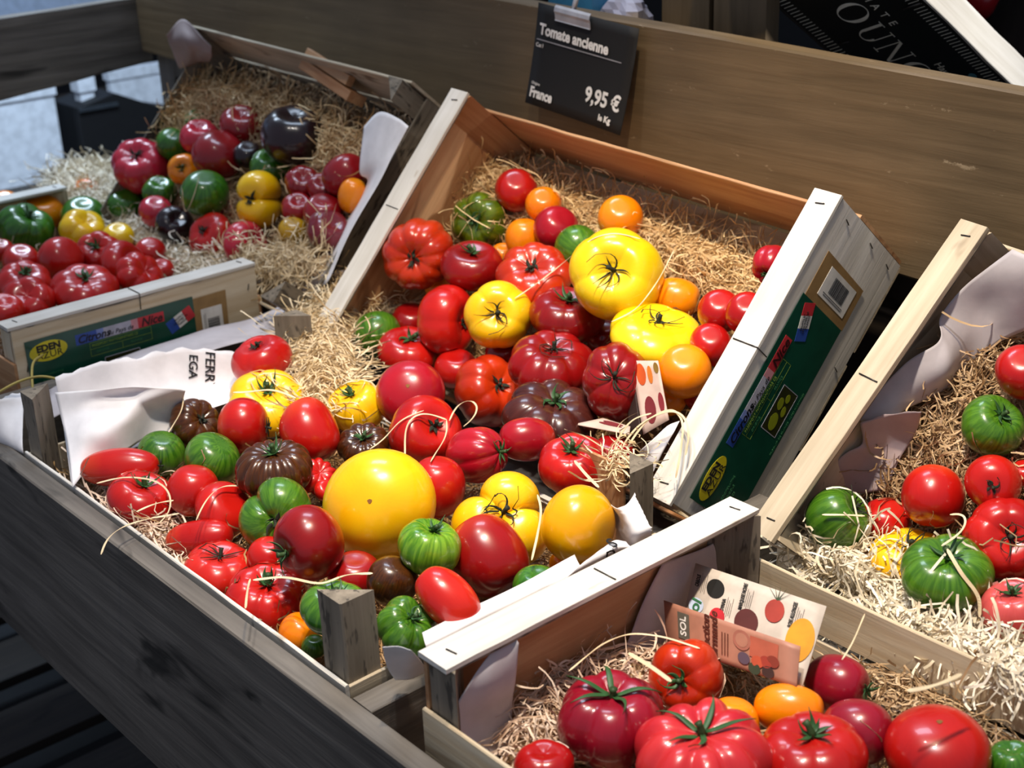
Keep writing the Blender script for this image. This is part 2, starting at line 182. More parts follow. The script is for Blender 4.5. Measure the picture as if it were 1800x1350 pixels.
('N',(0.1552,0.1862,-0.0829),(0.9318,-0.0982,-0.0133,0.3492),0.0209,1.08,0,0,'orange',0,'smaller oval orange tomato behind the lobed coral-red one',{}),
('N',(0.1788,0.2278,-0.0766),(0.0321,0.556,0.3438,0.7561),0.0196,1.5,0,0,'orange',0,'large orange plum tomato under the leaflet corner',{}),
('N',(0.1783,0.2912,-0.082),(0.513,0.4271,0.5007,0.551),0.0227,1.22,0,0,'crimson',2,'dark crimson tomato with stem at right, below the wooden slat',{}),
('N',(0.2339,0.2437,-0.0773),(0.5852,0.2941,0.531,0.5377),0.0249,1.16,0,0,'crimson',0,'smooth crimson-pink oval tomato in front of the dark crimson one',{}),
('N',(0.235,0.1846,-0.0665),(0.9398,0.0235,-0.0279,0.3397),0.0395,0.64,7,0.05,'red',2,'wide flat red tomato with short stem at the bottom picture edge',{}),
('N',(0.2942,0.2601,-0.0705),(0.9478,0.0565,-0.0427,0.3109),0.0388,0.74,0,0,'red',3,'large smooth red tomato with a dimpled scar, bottom right',{}),
('N',(0.3351,0.2983,-0.0786),(0.9533,0.0244,-0.079,0.2906),0.0176,0.9,5,0.06,'green',0,'green tomato in the lower right picture corner',{}),
('N',(0.0934,0.0398,-0.0784),(0.914,-0.0128,0.0055,0.4054),0.0222,0.75,5,0.04,'red',0,'red tomato at the bottom edge under curly straw, near crate',{})]
STRANDS=[
([(-0.4538,0.4956,0.0485),(-0.4551,0.5084,0.051),(-0.4576,0.5223,0.0531),(-0.4596,0.5357,0.0556),(-0.4594,0.5472,0.0594),(-0.4575,0.5569,0.0642),(-0.454,0.5652,0.0698),(-0.4451,0.5684,0.078),(-0.4266,0.5624,0.0906),(-0.4021,0.5501,0.1061),(-0.3783,0.5381,0.1209),(-0.3705,0.5418,0.1277),(-0.3634,0.5471,0.1324),(-0.3564,0.5534,0.1351),(-0.3492,0.5597,0.1361),(-0.3417,0.5659,0.1351),(-0.3346,0.5723,0.1328),(-0.3274,0.5786,0.1302)],0.0022,'long pale straw arching over the green and the big lemon-yellow tomato'),
([(-0.2979,0.6039,0.1171),(-0.2978,0.5972,0.1091),(-0.2976,0.5904,0.1012),(-0.2974,0.5833,0.0935),(-0.2973,0.5757,0.0862),(-0.2969,0.567,0.0796),(-0.2951,0.5565,0.074),(-0.2922,0.5445,0.0696),(-0.2909,0.533,0.0658),(-0.2924,0.5228,0.0625),(-0.2972,0.5149,0.0586),(-0.3026,0.5074,0.0547)],0.002,'thin straw hanging across the right side of the big lemon-yellow tomato'),
([(-0.2536,0.1768,0.0166),(-0.2876,0.2019,0.0064),(-0.3234,0.2283,-0.0044),(-0.3513,0.2501,-0.0107),(-0.3639,0.2634,-0.01),(-0.3654,0.2719,-0.0063),(-0.3624,0.2795,-0.0044),(-0.3576,0.2868,-0.0055),(-0.352,0.2939,-0.0086),(-0.3462,0.3008,-0.0126)],0.0026,'pale straw looped over the big red tomato above the giant yellow one'),
([(-0.3466,0.3011,-0.0128),(-0.3357,0.2925,-0.0173),(-0.3226,0.2793,-0.0187),(-0.3065,0.2609,-0.0164),(-0.2903,0.2414,-0.0134),(-0.2763,0.2242,-0.012)],0.0022,'short curled straw hanging from the stem of the same big red tomato'),
([(-0.3729,0.2171,-0.0283),(-0.3733,0.2282,-0.0256),(-0.375,0.2394,-0.0225),(-0.3769,0.2497,-0.0181),(-0.3765,0.2585,-0.0128),(-0.3732,0.2667,-0.008),(-0.3682,0.275,-0.0045),(-0.3632,0.2839,-0.0018)],0.002,'straw strand between the small brown and the big red tomato'),
([(-0.3485,0.3064,-0.0165),(-0.3565,0.3186,-0.0128),(-0.3668,0.3346,-0.0127),(-0.3747,0.3511,-0.0157),(-0.3736,0.36,-0.0188),(-0.3644,0.3577,-0.0208),(-0.3542,0.3476,-0.0228),(-0.3483,0.3354,-0.0254),(-0.3465,0.3238,-0.0283)],0.0026,'curled straw loop on the orange-red ribbed tomato'),
([(-0.4308,0.0934,-0.0482),(-0.4318,0.0835,-0.0445),(-0.4316,0.0734,-0.0418),(-0.4286,0.0628,-0.0408),(-0.4218,0.0514,-0.041),(-0.4129,0.0399,-0.042),(-0.4045,0.0298,-0.0443),(-0.3979,0.0213,-0.0482)],0.0024,'bent straw across the front of the egg-shaped red tomato'),
([(-0.5463,-0.0128,-0.0483),(-0.5426,-0.0045,-0.0472),(-0.538,0.0034,-0.046),(-0.5323,0.0108,-0.045),(-0.5252,0.0176,-0.0446),(-0.5162,0.0233,-0.0442),(-0.5045,0.0274,-0.0432),(-0.49,0.0292,-0.0421),(-0.4735,0.0282,-0.0412),(-0.4567,0.0242,-0.0411),(-0.4415,0.0175,-0.0421),(-0.4296,0.0094,-0.0437),(-0.4225,0.0006,-0.0458),(-0.4189,-0.0082,-0.0482)],0.0024,'straw bow arched over the red tomato in the left front corner'),
([(-0.4573,-0.013,-0.0482),(-0.4569,-0.0053,-0.0471),(-0.4567,0.0027,-0.0466),(-0.4563,0.0108,-0.0468),(-0.455,0.0187,-0.0475),(-0.4529,0.0262,-0.0482)],0.003,'flat straw piece lying across the straw-covered red tomato'),
([(-0.4192,-0.0719,-0.0581),(-0.4258,-0.0652,-0.0546),(-0.4335,-0.0569,-0.0529),(-0.4413,-0.0469,-0.0531),(-0.4473,-0.0364,-0.0542),(-0.4509,-0.0263,-0.0554),(-0.4522,-0.0169,-0.0564),(-0.4517,-0.0079,-0.0571),(-0.45,0.0006,-0.0575),(-0.4474,0.0088,-0.0579),(-0.4442,0.0168,-0.0581),(-0.4408,0.0247,-0.0581)],0.003,'pale straw sticking out over the grey front board'),
([(-0.205,-0.0383,-0.0379),(-0.2098,-0.0346,-0.0356),(-0.2159,-0.0301,-0.0342),(-0.2234,-0.0246,-0.0337),(-0.2314,-0.0185,-0.0337),(-0.2392,-0.0122,-0.0337)],0.003,'upright flat straw on the large front corner ribbed tomato'),
([(-0.2268,-0.0162,-0.0279),(-0.2224,-0.0097,-0.0276),(-0.2176,-0.0036,-0.0271),(-0.2118,0.002,-0.0263),(-0.2048,0.0067,-0.0258),(-0.1966,0.0104,-0.0253),(-0.1875,0.0136,-0.0248),(-0.1787,0.0168,-0.0241),(-0.1713,0.0206,-0.0227),(-0.1698,0.0279,-0.023),(-0.17,0.0363,-0.0233),(-0.1705,0.0453,-0.0247),(-0.1693,0.0535,-0.0264),(-0.166,0.0607,-0.0275),(-0.1616,0.0672,-0.028)],0.003,'long straw bridging the front red tomato and the brown one'),
([(-0.5472,0.1594,0.0024),(-0.5414,0.1678,0.0018),(-0.5353,0.176,0.002),(-0.5279,0.1834,0.0032),(-0.5182,0.1891,0.0049),(-0.5066,0.1932,0.0054),(-0.4951,0.1969,0.0042),(-0.4849,0.201,0.0016)],0.003,'straw strip lying on the flat yellow tomato under the topmost red'),
([(-0.6356,0.1432,-0.0193),(-0.614,0.1313,-0.0198),(-0.5962,0.1193,-0.0207),(-0.5829,0.1072,-0.022),(-0.5734,0.0959,-0.0245),(-0.5667,0.086,-0.0284)],0.002,'straw hanging down over the white paper beside the brown tomato'),
([(-0.1447,0.2505,-0.0106),(-0.1294,0.24,-0.0106),(-0.1155,0.2283,-0.0106),(-0.1028,0.2155,-0.0107),(-0.091,0.2026,-0.0109),(-0.0804,0.1906,-0.0118),(-0.0722,0.1805,-0.0141),(-0.0661,0.1724,-0.018)],0.003,'straw strand running down over the three-lobed yellow tomato'),
([(-0.1474,0.302,0.0068),(-0.1357,0.297,0.0065),(-0.1244,0.2923,0.0062),(-0.1138,0.2886,0.0056),(-0.1047,0.2865,0.0041),(-0.097,0.2858,0.0018)],0.0036,'short stiff straw lying on the red tomato by the rear post'),
([(0.0883,0.1369,-0.0244),(0.0983,0.1366,-0.0244),(0.1084,0.1361,-0.0243),(0.1181,0.1356,-0.0245),(0.1269,0.1356,-0.0257),(0.135,0.1363,-0.0277)],0.0042,'white flat straw resting on the stem of the orange-red near tomato'),
([(0.0485,0.1086,-0.0477),(0.0486,0.1158,-0.0458),(0.0479,0.1239,-0.0447),(0.0465,0.1327,-0.0442),(0.0448,0.1419,-0.0442),(0.0435,0.1512,-0.0443),(0.0432,0.1601,-0.0448),(0.0439,0.1687,-0.0452),(0.0456,0.1765,-0.0456),(0.0486,0.1832,-0.046),(0.0531,0.1886,-0.0465),(0.0589,0.1929,-0.0467),(0.0653,0.1963,-0.0465),(0.0722,0.199,-0.0462),(0.0794,0.2012,-0.0461),(0.0866,0.2033,-0.0463),(0.0933,0.2058,-0.0469),(0.0997,0.2087,-0.0478)],0.002,'thin straw arching above the crimson ribbed tomato in the near crate'),
([(-0.1752,0.3855,-0.0463),(-0.1775,0.3904,-0.0388),(-0.1797,0.3957,-0.0317),(-0.1811,0.4016,-0.0249),(-0.1811,0.4077,-0.0183),(-0.1793,0.4135,-0.0116),(-0.1759,0.4187,-0.005),(-0.1708,0.4235,0.0011),(-0.1644,0.428,0.0068),(-0.1571,0.4318,0.012),(-0.1486,0.4348,0.016),(-0.1395,0.4367,0.018),(-0.1306,0.4366,0.0171),(-0.1228,0.4344,0.0134),(-0.1164,0.4307,0.0078),(-0.1118,0.4263,0.0014),(-0.1089,0.4214,-0.0055),(-0.1068,0.4167,-0.0127)],0.003,'long white straw loop arching over the right rim above the rear post'),
([(-0.1689,0.3859,-0.0461),(-0.1705,0.3907,-0.0391),(-0.1723,0.3959,-0.0322),(-0.1741,0.4014,-0.0256),(-0.175,0.4072,-0.0192),(-0.1745,0.4131,-0.0129),(-0.1726,0.4186,-0.0065),(-0.1695,0.4235,-0.0001),(-0.1649,0.428,0.006),(-0.1588,0.432,0.0113),(-0.1516,0.4353,0.0159),(-0.1437,0.4371,0.0182),(-0.1357,0.4367,0.0169),(-0.1286,0.4343,0.0128),(-0.1231,0.4302,0.0072),(-0.119,0.4252,0.0011),(-0.1154,0.42,-0.0052),(-0.112,0.4147,-0.0116),(-0.1091,0.4096,-0.018),(-0.1066,0.4048,-0.0247),(-0.1046,0.4003,-0.0316)],0.003,'second white straw loop over the right rim, inside the longer one'),
([(-0.1883,0.3952,-0.053),(-0.192,0.3995,-0.0455),(-0.1959,0.4043,-0.0383),(-0.1993,0.41,-0.0315),(-0.2009,0.4164,-0.0249),(-0.2004,0.4225,-0.0182),(-0.1977,0.4278,-0.0113),(-0.1928,0.4326,-0.0054),(-0.1863,0.4376,-0.0013),(-0.1794,0.4431,0.0017)],0.003,'straw rising from the rear post to the foot of the upright card'),
([(0.2902,0.2178,0.0023),(0.2944,0.2232,0.0032),(0.2982,0.2291,0.0038),(0.3014,0.2358,0.0041),(0.3039,0.2432,0.0045),(0.3058,0.2512,0.005),(0.3075,0.2595,0.0055)],0.004,'flat straw end jutting from the right crate above the near crate'),
([(0.2164,0.2414,-0.0178),(0.2149,0.25,-0.0147),(0.212,0.2603,-0.0127),(0.2073,0.2723,-0.0118),(0.2015,0.2852,-0.0115),(0.1955,0.2985,-0.0112)],0.0016,'thin straw dangling from the right crate onto a crimson tomato'),
([(0.0429,0.4438,-0.0337),(0.0493,0.4483,-0.033),(0.0557,0.4529,-0.0324),(0.0615,0.4583,-0.0325),(0.067,0.4642,-0.0331),(0.072,0.4707,-0.034)],0.0026,'straw lying across the leftmost dark green tomato'),
([(0.1868,0.4277,-0.0061),(0.1936,0.4252,-0.0108),(0.2002,0.4234,-0.0158),(0.2066,0.4224,-0.0209),(0.2126,0.4231,-0.0264),(0.2183,0.424,-0.0319),(0.2229,0.4242,-0.0382),(0.226,0.4225,-0.0451),(0.2284,0.4194,-0.0524)],0.0042,'flat white straw lying diagonally on the large green striped tomato'),
([(0.1779,0.433,-0.0089),(0.1801,0.441,-0.0061),(0.1814,0.4501,-0.0038),(0.1813,0.459,-0.0012),(0.1795,0.4656,0.0024),(0.1756,0.4689,0.0054),(0.1697,0.4693,0.0054),(0.1626,0.4679,0.0028)],0.0026,'curled straw between the smooth red and the large green tomato'),
([(-1.2171,0.4752,0.0501),(-1.2141,0.4731,0.0359),(-1.2145,0.4731,0.0218),(-1.2112,0.4729,0.0142),(-1.2039,0.4735,0.0174),(-1.1963,0.4762,0.0287),(-1.1912,0.4809,0.0425),(-1.1918,0.4877,0.0555),(-1.1927,0.494,0.0688)],0.002,'blurred straw hooked round the dark green tomato of the far crate')]
PATCHES=[
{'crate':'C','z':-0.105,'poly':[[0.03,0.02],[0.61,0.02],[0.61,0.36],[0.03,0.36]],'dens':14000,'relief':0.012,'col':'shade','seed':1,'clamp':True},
{'crate':'C','z':-0.03,'poly':[[-0.1331,0.4969],[-0.1163,0.5639],[-0.038,0.5861],[0.0199,0.5371],[0.0014,0.4793],[0.0641,0.4074],[0.1553,0.3618],[0.2169,0.3001],[0.234,0.2489],[0.1712,0.2555],[0.091,0.2996],[-0.0381,0.3965]],'dens':38000,'relief':0.035,'col':'pale','seed':2,'clamp':False},
{'crate':'C','z':-0.092,'poly':[[0.0817,0.0288],[0.1642,0.0914],[0.2385,0.0712],[0.2777,0.0227],[0.3504,0.0147],[0.3149,0.0025],[0.2198,0.0074]],'dens':34000,'relief':0.01,'col':'pink','seed':3,'clamp':True},
{'crate':'C','z':-0.01,'poly':[[0.5725,0.3759],[0.5632,0.4123],[0.5884,0.3991],[0.6138,0.3569],[0.6116,0.3372]],'dens':34000,'relief':0.015,'col':'pale','seed':4,'clamp':False},
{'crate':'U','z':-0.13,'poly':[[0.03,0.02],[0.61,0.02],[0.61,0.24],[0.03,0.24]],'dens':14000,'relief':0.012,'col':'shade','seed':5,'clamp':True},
{'crate':'U','z':-0.125,'poly':[[-0.0075,0.1631],[-0.043,0.2557],[-0.0222,0.3266],[0.0329,0.335],[0.1028,0.3203],[0.1679,0.2929],[0.1345,0.2312],[0.0453,0.1605]],'dens':54000,'relief':0.045,'col':'gold','seed':6,'clamp':True},
{'crate':'U','z':-0.135,'poly':[[0.0738,0.3007],[0.151,0.3205],[0.268,0.3208],[0.3595,0.3167],[0.4786,0.3149],[0.5213,0.3007],[0.535,0.2445],[0.4522,0.2174],[0.369,0.2304],[0.2578,0.2462],[0.1484,0.2317]],'dens':64000,'relief':0.035,'col':'gold','seed':7,'clamp':True},
{'crate':'R','z':-0.11,'poly':[[0.02,0.02],[0.5,0.02],[0.5,0.34],[0.02,0.34]],'dens':30000,'relief':0.015,'col':'tan','seed':8,'clamp':True},
{'crate':'R','z':-0.04,'poly':[[-0.0005,0.0128],[0.0268,0.0467],[0.1174,0.0368],[0.2086,0.0332],[0.2912,0.0451],[0.3245,0.0086],[0.2655,-0.0048],[0.1641,-0.0009],[0.077,-0.0008],[0.0092,-0.0029]],'dens':62000,'relief':0.05,'col':'white','seed':9,'clamp':False},
{'crate':'R','z':-0.005,'poly':[[0.138,0],[0.2076,0.0141],[0.2652,0.0263],[0.3241,0.0382],[0.3459,0.0089],[0.2859,-0.0002],[0.2474,-0.0012],[0.1931,-0.0031]],'dens':80000,'relief':0.015,'col':'white','seed':19,'clamp':False},
{'crate':'R','z':-0.085,'poly':[[-0.026,0.2271],[-0.0063,0.3045],[0.0619,0.3147],[0.0853,0.2833],[0.0598,0.2198],[0.091,0.1797],[0.1278,0.1701],[0.1358,0.1223],[0.0648,0.1547],[0.05,0.1142],[0.0267,0.0826],[0.0007,0.1538]],'dens':42000,'relief':0.02,'col':'tan','seed':10,'clamp':True},
{'crate':'N','z':-0.13,'poly':[[0.03,0.02],[0.61,0.02],[0.61,0.34],[0.03,0.34]],'dens':20000,'relief':0.012,'col':'tan','seed':11,'clamp':True},
{'crate':'N','z':-0.085,'poly':[[0.0517,0.0135],[0.0048,0.0714],[-0.0153,0.1209],[-0.0104,0.1631],[0.0052,0.2177],[0.0393,0.2398],[0.0736,0.189],[0.0447,0.1242],[0.0863,0.0598],[0.0722,0.0249]],'dens':26000,'relief':0.025,'col':'pink','seed':12,'clamp':True},
{'crate':'N','z':-0.1,'poly':[[0.1523,0.3506],[0.1914,0.3785],[0.2568,0.3635],[0.309,0.3627],[0.3316,0.3244],[0.3,0.3115],[0.2381,0.3104],[0.2006,0.3164]],'dens':36000,'relief':0.02,'col':'tan','seed':13,'clamp':True},
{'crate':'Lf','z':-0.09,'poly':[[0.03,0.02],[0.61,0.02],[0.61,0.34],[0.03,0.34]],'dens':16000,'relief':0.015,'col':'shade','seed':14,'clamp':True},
{'crate':'Lf','z':-0.05,'poly':[[-0.3399,0.4948],[-0.277,0.6097],[-0.0071,0.4617],[0.134,0.4439],[0.3691,0.3999],[0.4574,0.4814],[0.5125,0.4168],[0.4963,0.3285],[0.3417,0.3746],[0.1139,0.3798],[-0.0424,0.3804],[-0.1719,0.4181]],'dens':34000,'relief':0.03,'col':'white','seed':15,'clamp':False},
{'crate':'UL','z':-0.11,'poly':[[0.03,0],[0.61,0],[0.61,0.34],[0.03,0.34]],'dens':24000,'relief':0.015,'col':'tan','seed':16,'clamp':True},
{'crate':'UL','z':-0.08,'poly':[[-0.0416,0.161],[-0.0878,0.2924],[0.1291,0.3086],[0.4329,0.3036],[0.5052,0.2886],[0.5285,0.2447],[0.4417,0.2249],[0.2906,0.2853],[0.1394,0.2606],[0.0397,0.1898],[-0.057,0.146]],'dens':42000,'relief':0.025,'col':'gold','seed':17,'clamp':True},
{'crate':'UL','z':-0.05,'poly':[[0.3654,0.0485],[0.4462,0.0753],[0.5361,0.0949],[0.6072,0.1049],[0.6076,0.0726],[0.5181,0.0327],[0.4416,0.03]],'dens':44000,'relief':0.02,'col':'pale','seed':18,'clamp':False}]
PAPERS=[
{'label':'crumpled white paper lining the left end of the centre crate, torn top edge','grid':[[(-0.735,0.0367,0.0015),(-0.745,0.0925,0.0014),(-0.74,0.1408,-0.004),(-0.74,0.2088,-0.0117),(-0.735,0.2793,-0.0381)],[(-0.715,0.0283,-0.0433),(-0.72,0.0872,-0.0457),(-0.715,0.1289,-0.0462),(-0.71,0.186,-0.055),(-0.7,0.2586,-0.0667)],[(-0.6292,-0.0077,-0.08),(-0.6374,0.0562,-0.07),(-0.6281,0.11,-0.06),(-0.6288,0.156,-0.05),(-0.6228,0.2227,-0.04)]],'ragged':(1,0,0,0),'col':'white','seed':1,'crump':0.002},
{'label':'white paper folded over a square bulge behind the front left corner post','grid':[[(-0.6994,0.0187,0),(-0.6605,0.0517,0.005),(-0.6353,0.0876,0.005),(-0.6153,0.1188,0),(-0.6082,0.1329,-0.005)],[(-0.6824,0.0148,-0.025),(-0.6631,0.0434,-0.012),(-0.6468,0.0846,-0.008),(-0.6276,0.0937,-0.012),(-0.6281,0.1346,-0.03)],[(-0.6523,0.0051,-0.04),(-0.6346,0.0195,-0.032),(-0.6214,0.0474,-0.03),(-0.6356,0.0982,-0.03),(-0.6359,0.1266,-0.05)],[(-0.6001,-0.0178,-0.07),(-0.6173,0.0168,-0.06),(-0.6215,0.0532,-0.06),(-0.6362,0.0912,-0.06),(-0.6281,0.11,-0.06)]],'ragged':(0,0,0,0),'col':'white','seed':2,'crump':0.0012},
{'label':'white paper scrap squeezed between corner post and grey front board','grid':[[(-0.7914,-0.0254,-0.03),(-0.8015,-0.0005,-0.03),(-0.8094,0.0244,-0.035)],[(-0.8075,-0.0261,-0.07),(-0.7668,-0.019,-0.07),(-0.7396,-0.0136,-0.07)],[(-0.8052,-0.0306,-0.09),(-0.7778,-0.0144,-0.09),(-0.7506,-0.0088,-0.09)]],'ragged':(1,0,0,0),'col':'white','seed':3,'crump':0.002},
{'label':'long grey-white paper strip along the labelled side of the left crate','grid':[[(-0.9,0.0891,-0.0784),(-0.9,0.1495,-0.0673),(-0.9,0.2236,-0.0623),(-0.9,0.3182,-0.0601),(-0.9,0.4088,-0.062),(-0.9,0.5067,-0.0436)],[(-0.87,0.0757,-0.0769),(-0.86,0.1301,-0.0672),(-0.855,0.1999,-0.0629),(-0.855,0.2927,-0.0574),(-0.86,0.3836,-0.0634),(-0.87,0.4994,-0.0587)],[(-0.84,0.0593,-0.0934),(-0.82,0.1256,-0.0695),(-0.8,0.1874,-0.0591),(-0.8,0.2621,-0.0497),(-0.82,0.3679,-0.0609),(-0.83,0.4853,-0.0706)]],'ragged':(0,0,0,0),'col':'grey','seed':4,'crump':0.0015},
{'label':'large white paper flap standing at the right wall of the far crate','grid':[[(-0.902,0.6082,0.1701),(-0.8575,0.6061,0.1971),(-0.8003,0.5948,0.1984),(-0.7664,0.5862,0.194)],[(-0.8873,0.5844,0.1126),(-0.8589,0.5837,0.1339),(-0.8164,0.5785,0.1499),(-0.7859,0.5706,0.1525)],[(-0.8828,0.5922,0.091),(-0.8498,0.5763,0.1026),(-0.8143,0.5613,0.1152),(-0.7943,0.5529,0.1204)],[(-0.9119,0.5504,0.0139),(-0.8766,0.5372,0.0285),(-0.8359,0.5181,0.0438),(-0.8095,0.5082,0.0548)],[(-0.9316,0.5075,-0.0496),(-0.8871,0.4939,-0.0356),(-0.83,0.4717,-0.0166),(-0.8119,0.47,-0.0036)]],'ragged':(0,0,0,0),'col':'white','seed':5,'crump':0.001},
{'label':'white paper hanging from the near end of the far crate, above the straw heap','grid':[[(-0.8801,0.4703,-0.0323),(-0.8642,0.4854,-0.0154),(-0.8346,0.495,-0.0051),(-0.8134,0.5146,0.0016)],[(-0.9219,0.4796,-0.0663),(-0.8932,0.4912,-0.0537),(-0.8587,0.4978,-0.0469),(-0.8311,0.509,-0.0347)],[(-0.9665,0.4844,-0.1054),(-0.9371,0.4965,-0.0922),(-0.9049,0.5059,-0.0822),(-0.8619,0.5173,-0.07)]],'ragged':(0,0,0,0),'col':'grey','seed':6,'crump':0.002},
{'label':'crumpled brown-grey paper over the upper left corner of the far crate','grid':[[(-1.4589,0.6066,0.2426),(-1.4357,0.6295,0.2681),(-1.3632,0.618,0.2506),(-1.3312,0.6186,0.2355)],[(-1.4679,0.6171,0.2213),(-1.4062,0.6116,0.2351),(-1.3828,0.6234,0.2238),(-1.3509,0.6274,0.2156)],[(-1.4804,0.6346,0.1809),(-1.4516,0.6414,0.1881),(-1.4315,0.6472,0.1943),(-1.4038,0.6516,0.1987)]],'ragged':(0,0,0,0),'col':'kraftgrey','seed':7,'crump':0.002},
{'label':'cream paper corner tucked beside the right rim of the upper centre crate','grid':[[(-0.1822,0.429,-0.0374),(-0.1732,0.4411,-0.0239),(-0.1642,0.453,-0.0104),(-0.1538,0.4591,-0.0038)],[(-0.1905,0.435,-0.0577),(-0.1707,0.4343,-0.044),(-0.1615,0.4392,-0.0326),(-0.1541,0.4466,-0.0181)],[(-0.1893,0.4364,-0.0714),(-0.1725,0.4302,-0.0638),(-0.164,0.43,-0.0568),(-0.1625,0.4386,-0.0393)]],'ragged':(0,0,0,0),'col':'white','seed':8,'crump':0.0005},
{'label':'torn white paper wrapped against the rear right corner post of the centre crate','grid':[[(-0.1421,0.2888,-0.02),(-0.1089,0.295,-0.015),(-0.0551,0.2732,0),(-0.0564,0.2916,0.008)],[(-0.1105,0.304,-0.03),(-0.0806,0.2912,-0.02),(-0.0437,0.2676,0),(-0.0333,0.2775,0.006)],[(-0.0877,0.2965,-0.04),(-0.0632,0.2797,-0.03),(-0.0268,0.2576,-0.01),(-0.0094,0.2644,0)],[(-0.0751,0.2877,-0.05),(-0.0569,0.2808,-0.04),(-0.0353,0.27,-0.03),(-0.0194,0.2757,-0.02)]],'ragged':(1,0,0,1),'col':'white','seed':9,'crump':0.002},
{'label':'rolled white paper edge with two black letters beside the long white rim','grid':[[(-0.0226,0.1969,-0.01),(-0.0204,0.2122,-0.005),(-0.0239,0.2331,-0.005),(-0.0216,0.2451,-0.01)],[(-0.0279,0.1813,-0.02),(-0.0182,0.2064,-0.012),(-0.0172,0.2265,-0.01),(-0.0134,0.244,-0.012)],[(-0.0386,0.1635,-0.04),(-0.0298,0.2104,-0.03),(-0.0263,0.2353,-0.03),(-0.0262,0.2643,-0.03)]],'ragged':(0,0,0,0),'col':'white','seed':10,'crump':0.0008},
{'label':'narrow white paper strip along the inner side of the long white rim','grid':[[(-0.0574,0.0418,-0.03),(-0.0582,0.0965,-0.03),(-0.0577,0.1543,-0.03),(-0.0623,0.2204,-0.03)],[(-0.0401,0.0319,-0.03),(-0.0404,0.0866,-0.03),(-0.0408,0.1446,-0.03),(-0.0412,0.2088,-0.03)],[(-0.0456,0.0395,-0.05),(-0.0441,0.0961,-0.05),(-0.0438,0.1545,-0.05),(-0.0435,0.2234,-0.05)]],'ragged':(0,0,0,0),'col':'white','seed':16,'crump':0.0006},
{'label':'white paper flap folded out beside the front right corner post','grid':[[(-0.0245,-0.0207,0),(-0.0171,-0.0108,0),(-0.0059,-0.0072,0)],[(-0.0392,-0.008,-0.03),(-0.0322,0.005,-0.03),(-0.0271,0.016,-0.03)],[(-0.0567,0.011,-0.062),(-0.0485,0.0242,-0.062),(-0.0497,0.0394,-0.062)]],'ragged':(0,0,0,0),'col':'white','seed':11,'crump':0.0006},
{'label':'pale paper sheet hanging inside the left corner of the near crate','grid':[[(0.0256,0.0654,0),(0.0304,0.0676,-0.004),(0.0355,0.0677,-0.008)],[(0.0325,0.0229,-0.02),(0.0356,0.0359,-0.03),(0.0329,0.0641,-0.045)],[(0.0291,0.0058,-0.045),(0.0257,0.0303,-0.07),(0.0225,0.0686,-0.08)],[(0.0307,0.0127,-0.08),(0.0365,0.0255,-0.1),(0.0312,0.0597,-0.11)]],'ragged':(0,0,0,0),'col':'grey','seed':12,'crump':0.001},
{'label':'grey-mauve paper lining the rear left wall of the near crate','grid':[[(0.008,0.2616,-0.0265),(0.008,0.3182,-0.0329),(0.008,0.3752,-0.0313),(0.01,0.3782,-0.0395)],[(0.009,0.2353,-0.0558),(0.012,0.2837,-0.0515),(0.01,0.3361,-0.0531),(0.012,0.381,-0.0798)],[(0.012,0.2179,-0.076),(0.016,0.2499,-0.0767),(0.014,0.3051,-0.0837),(0.014,0.3835,-0.1113)],[(0.016,0.1996,-0.0952),(0.02,0.2386,-0.0995),(0.02,0.2991,-0.1089),(0.02,0.379,-0.1321)]],'ragged':(0,0,0,0),'col':'mauve','seed':13,'crump':0.001},
{'label':'large grey paper sheet lining the left wall of the right crate','grid':[[(0.0968,0.6437,0.1943),(0.0628,0.6269,0.1554),(0.0493,0.6088,0.1247),(0.0573,0.5948,0.1042),(0.033,0.5771,0.0787),(0.0073,0.5348,0.0262)],[(0.1498,0.6338,0.1852),(0.08,0.6429,0.1322),(0.0653,0.6223,0.0986),(0.0691,0.5953,0.0777),(0.042,0.5762,0.0575),(0.0228,0.5418,0.0227)],[(0.1436,0.6563,0.1331),(0.0917,0.65,0.0979),(0.068,0.6332,0.0661),(0.0593,0.61,0.0462),(0.04,0.5822,0.0336),(0.0378,0.5574,0.0285)]],'ragged':(0,0,0,0),'col':'grey','seed':14,'crump':0.001},
{'label':'torn paper flap with serrated edge low in the left of the right crate','grid':[[(0.0184,0.531,0.0248),(0.0395,0.5446,0.0375),(0.071,0.5538,0.0481)],[(0.0179,0.5368,0.0011),(0.0362,0.5527,0.008),(0.0573,0.5687,0.0158)],[(0.0057,0.5221,-0.0106),(0.0237,0.5441,-0.012),(0.0483,0.5569,-0.0142)],[(-0.0134,0.5041,-0.0426),(0.0048,0.5275,-0.0573),(0.0455,0.5453,-0.0425)]],'ragged':(1,0,0,0),'col':'mauve','seed':15,'crump':0.0015}]
CARDS={'back':[(0.0128,0.3,-0.0402),(0.1572,0.3,-0.0214),(0.1781,0.245,-0.063),(0.0413,0.245,-0.0864)],'front':[(0.0206,0.25,-0.0541),(0.1701,0.25,-0.0312),(0.1818,0.232,-0.0565),(0.0412,0.232,-0.0817)],'ustand':[(-0.2444,0.4789,0.0327),(-0.2108,0.4863,0.04),(-0.1732,0.4636,-0.0102),(-0.1944,0.4468,-0.0288)],'uback':[(-0.2444,0.4789,0.0327),(-0.2381,0.4681,0.0002),(-0.2217,0.4513,-0.0379),(-0.198,0.4479,-0.0304)],'uflat':[(-0.2746,0.4201,-0.0339),(-0.2501,0.4414,-0.0255),(-0.2151,0.4481,-0.0266),(-0.2049,0.436,-0.0287)]}
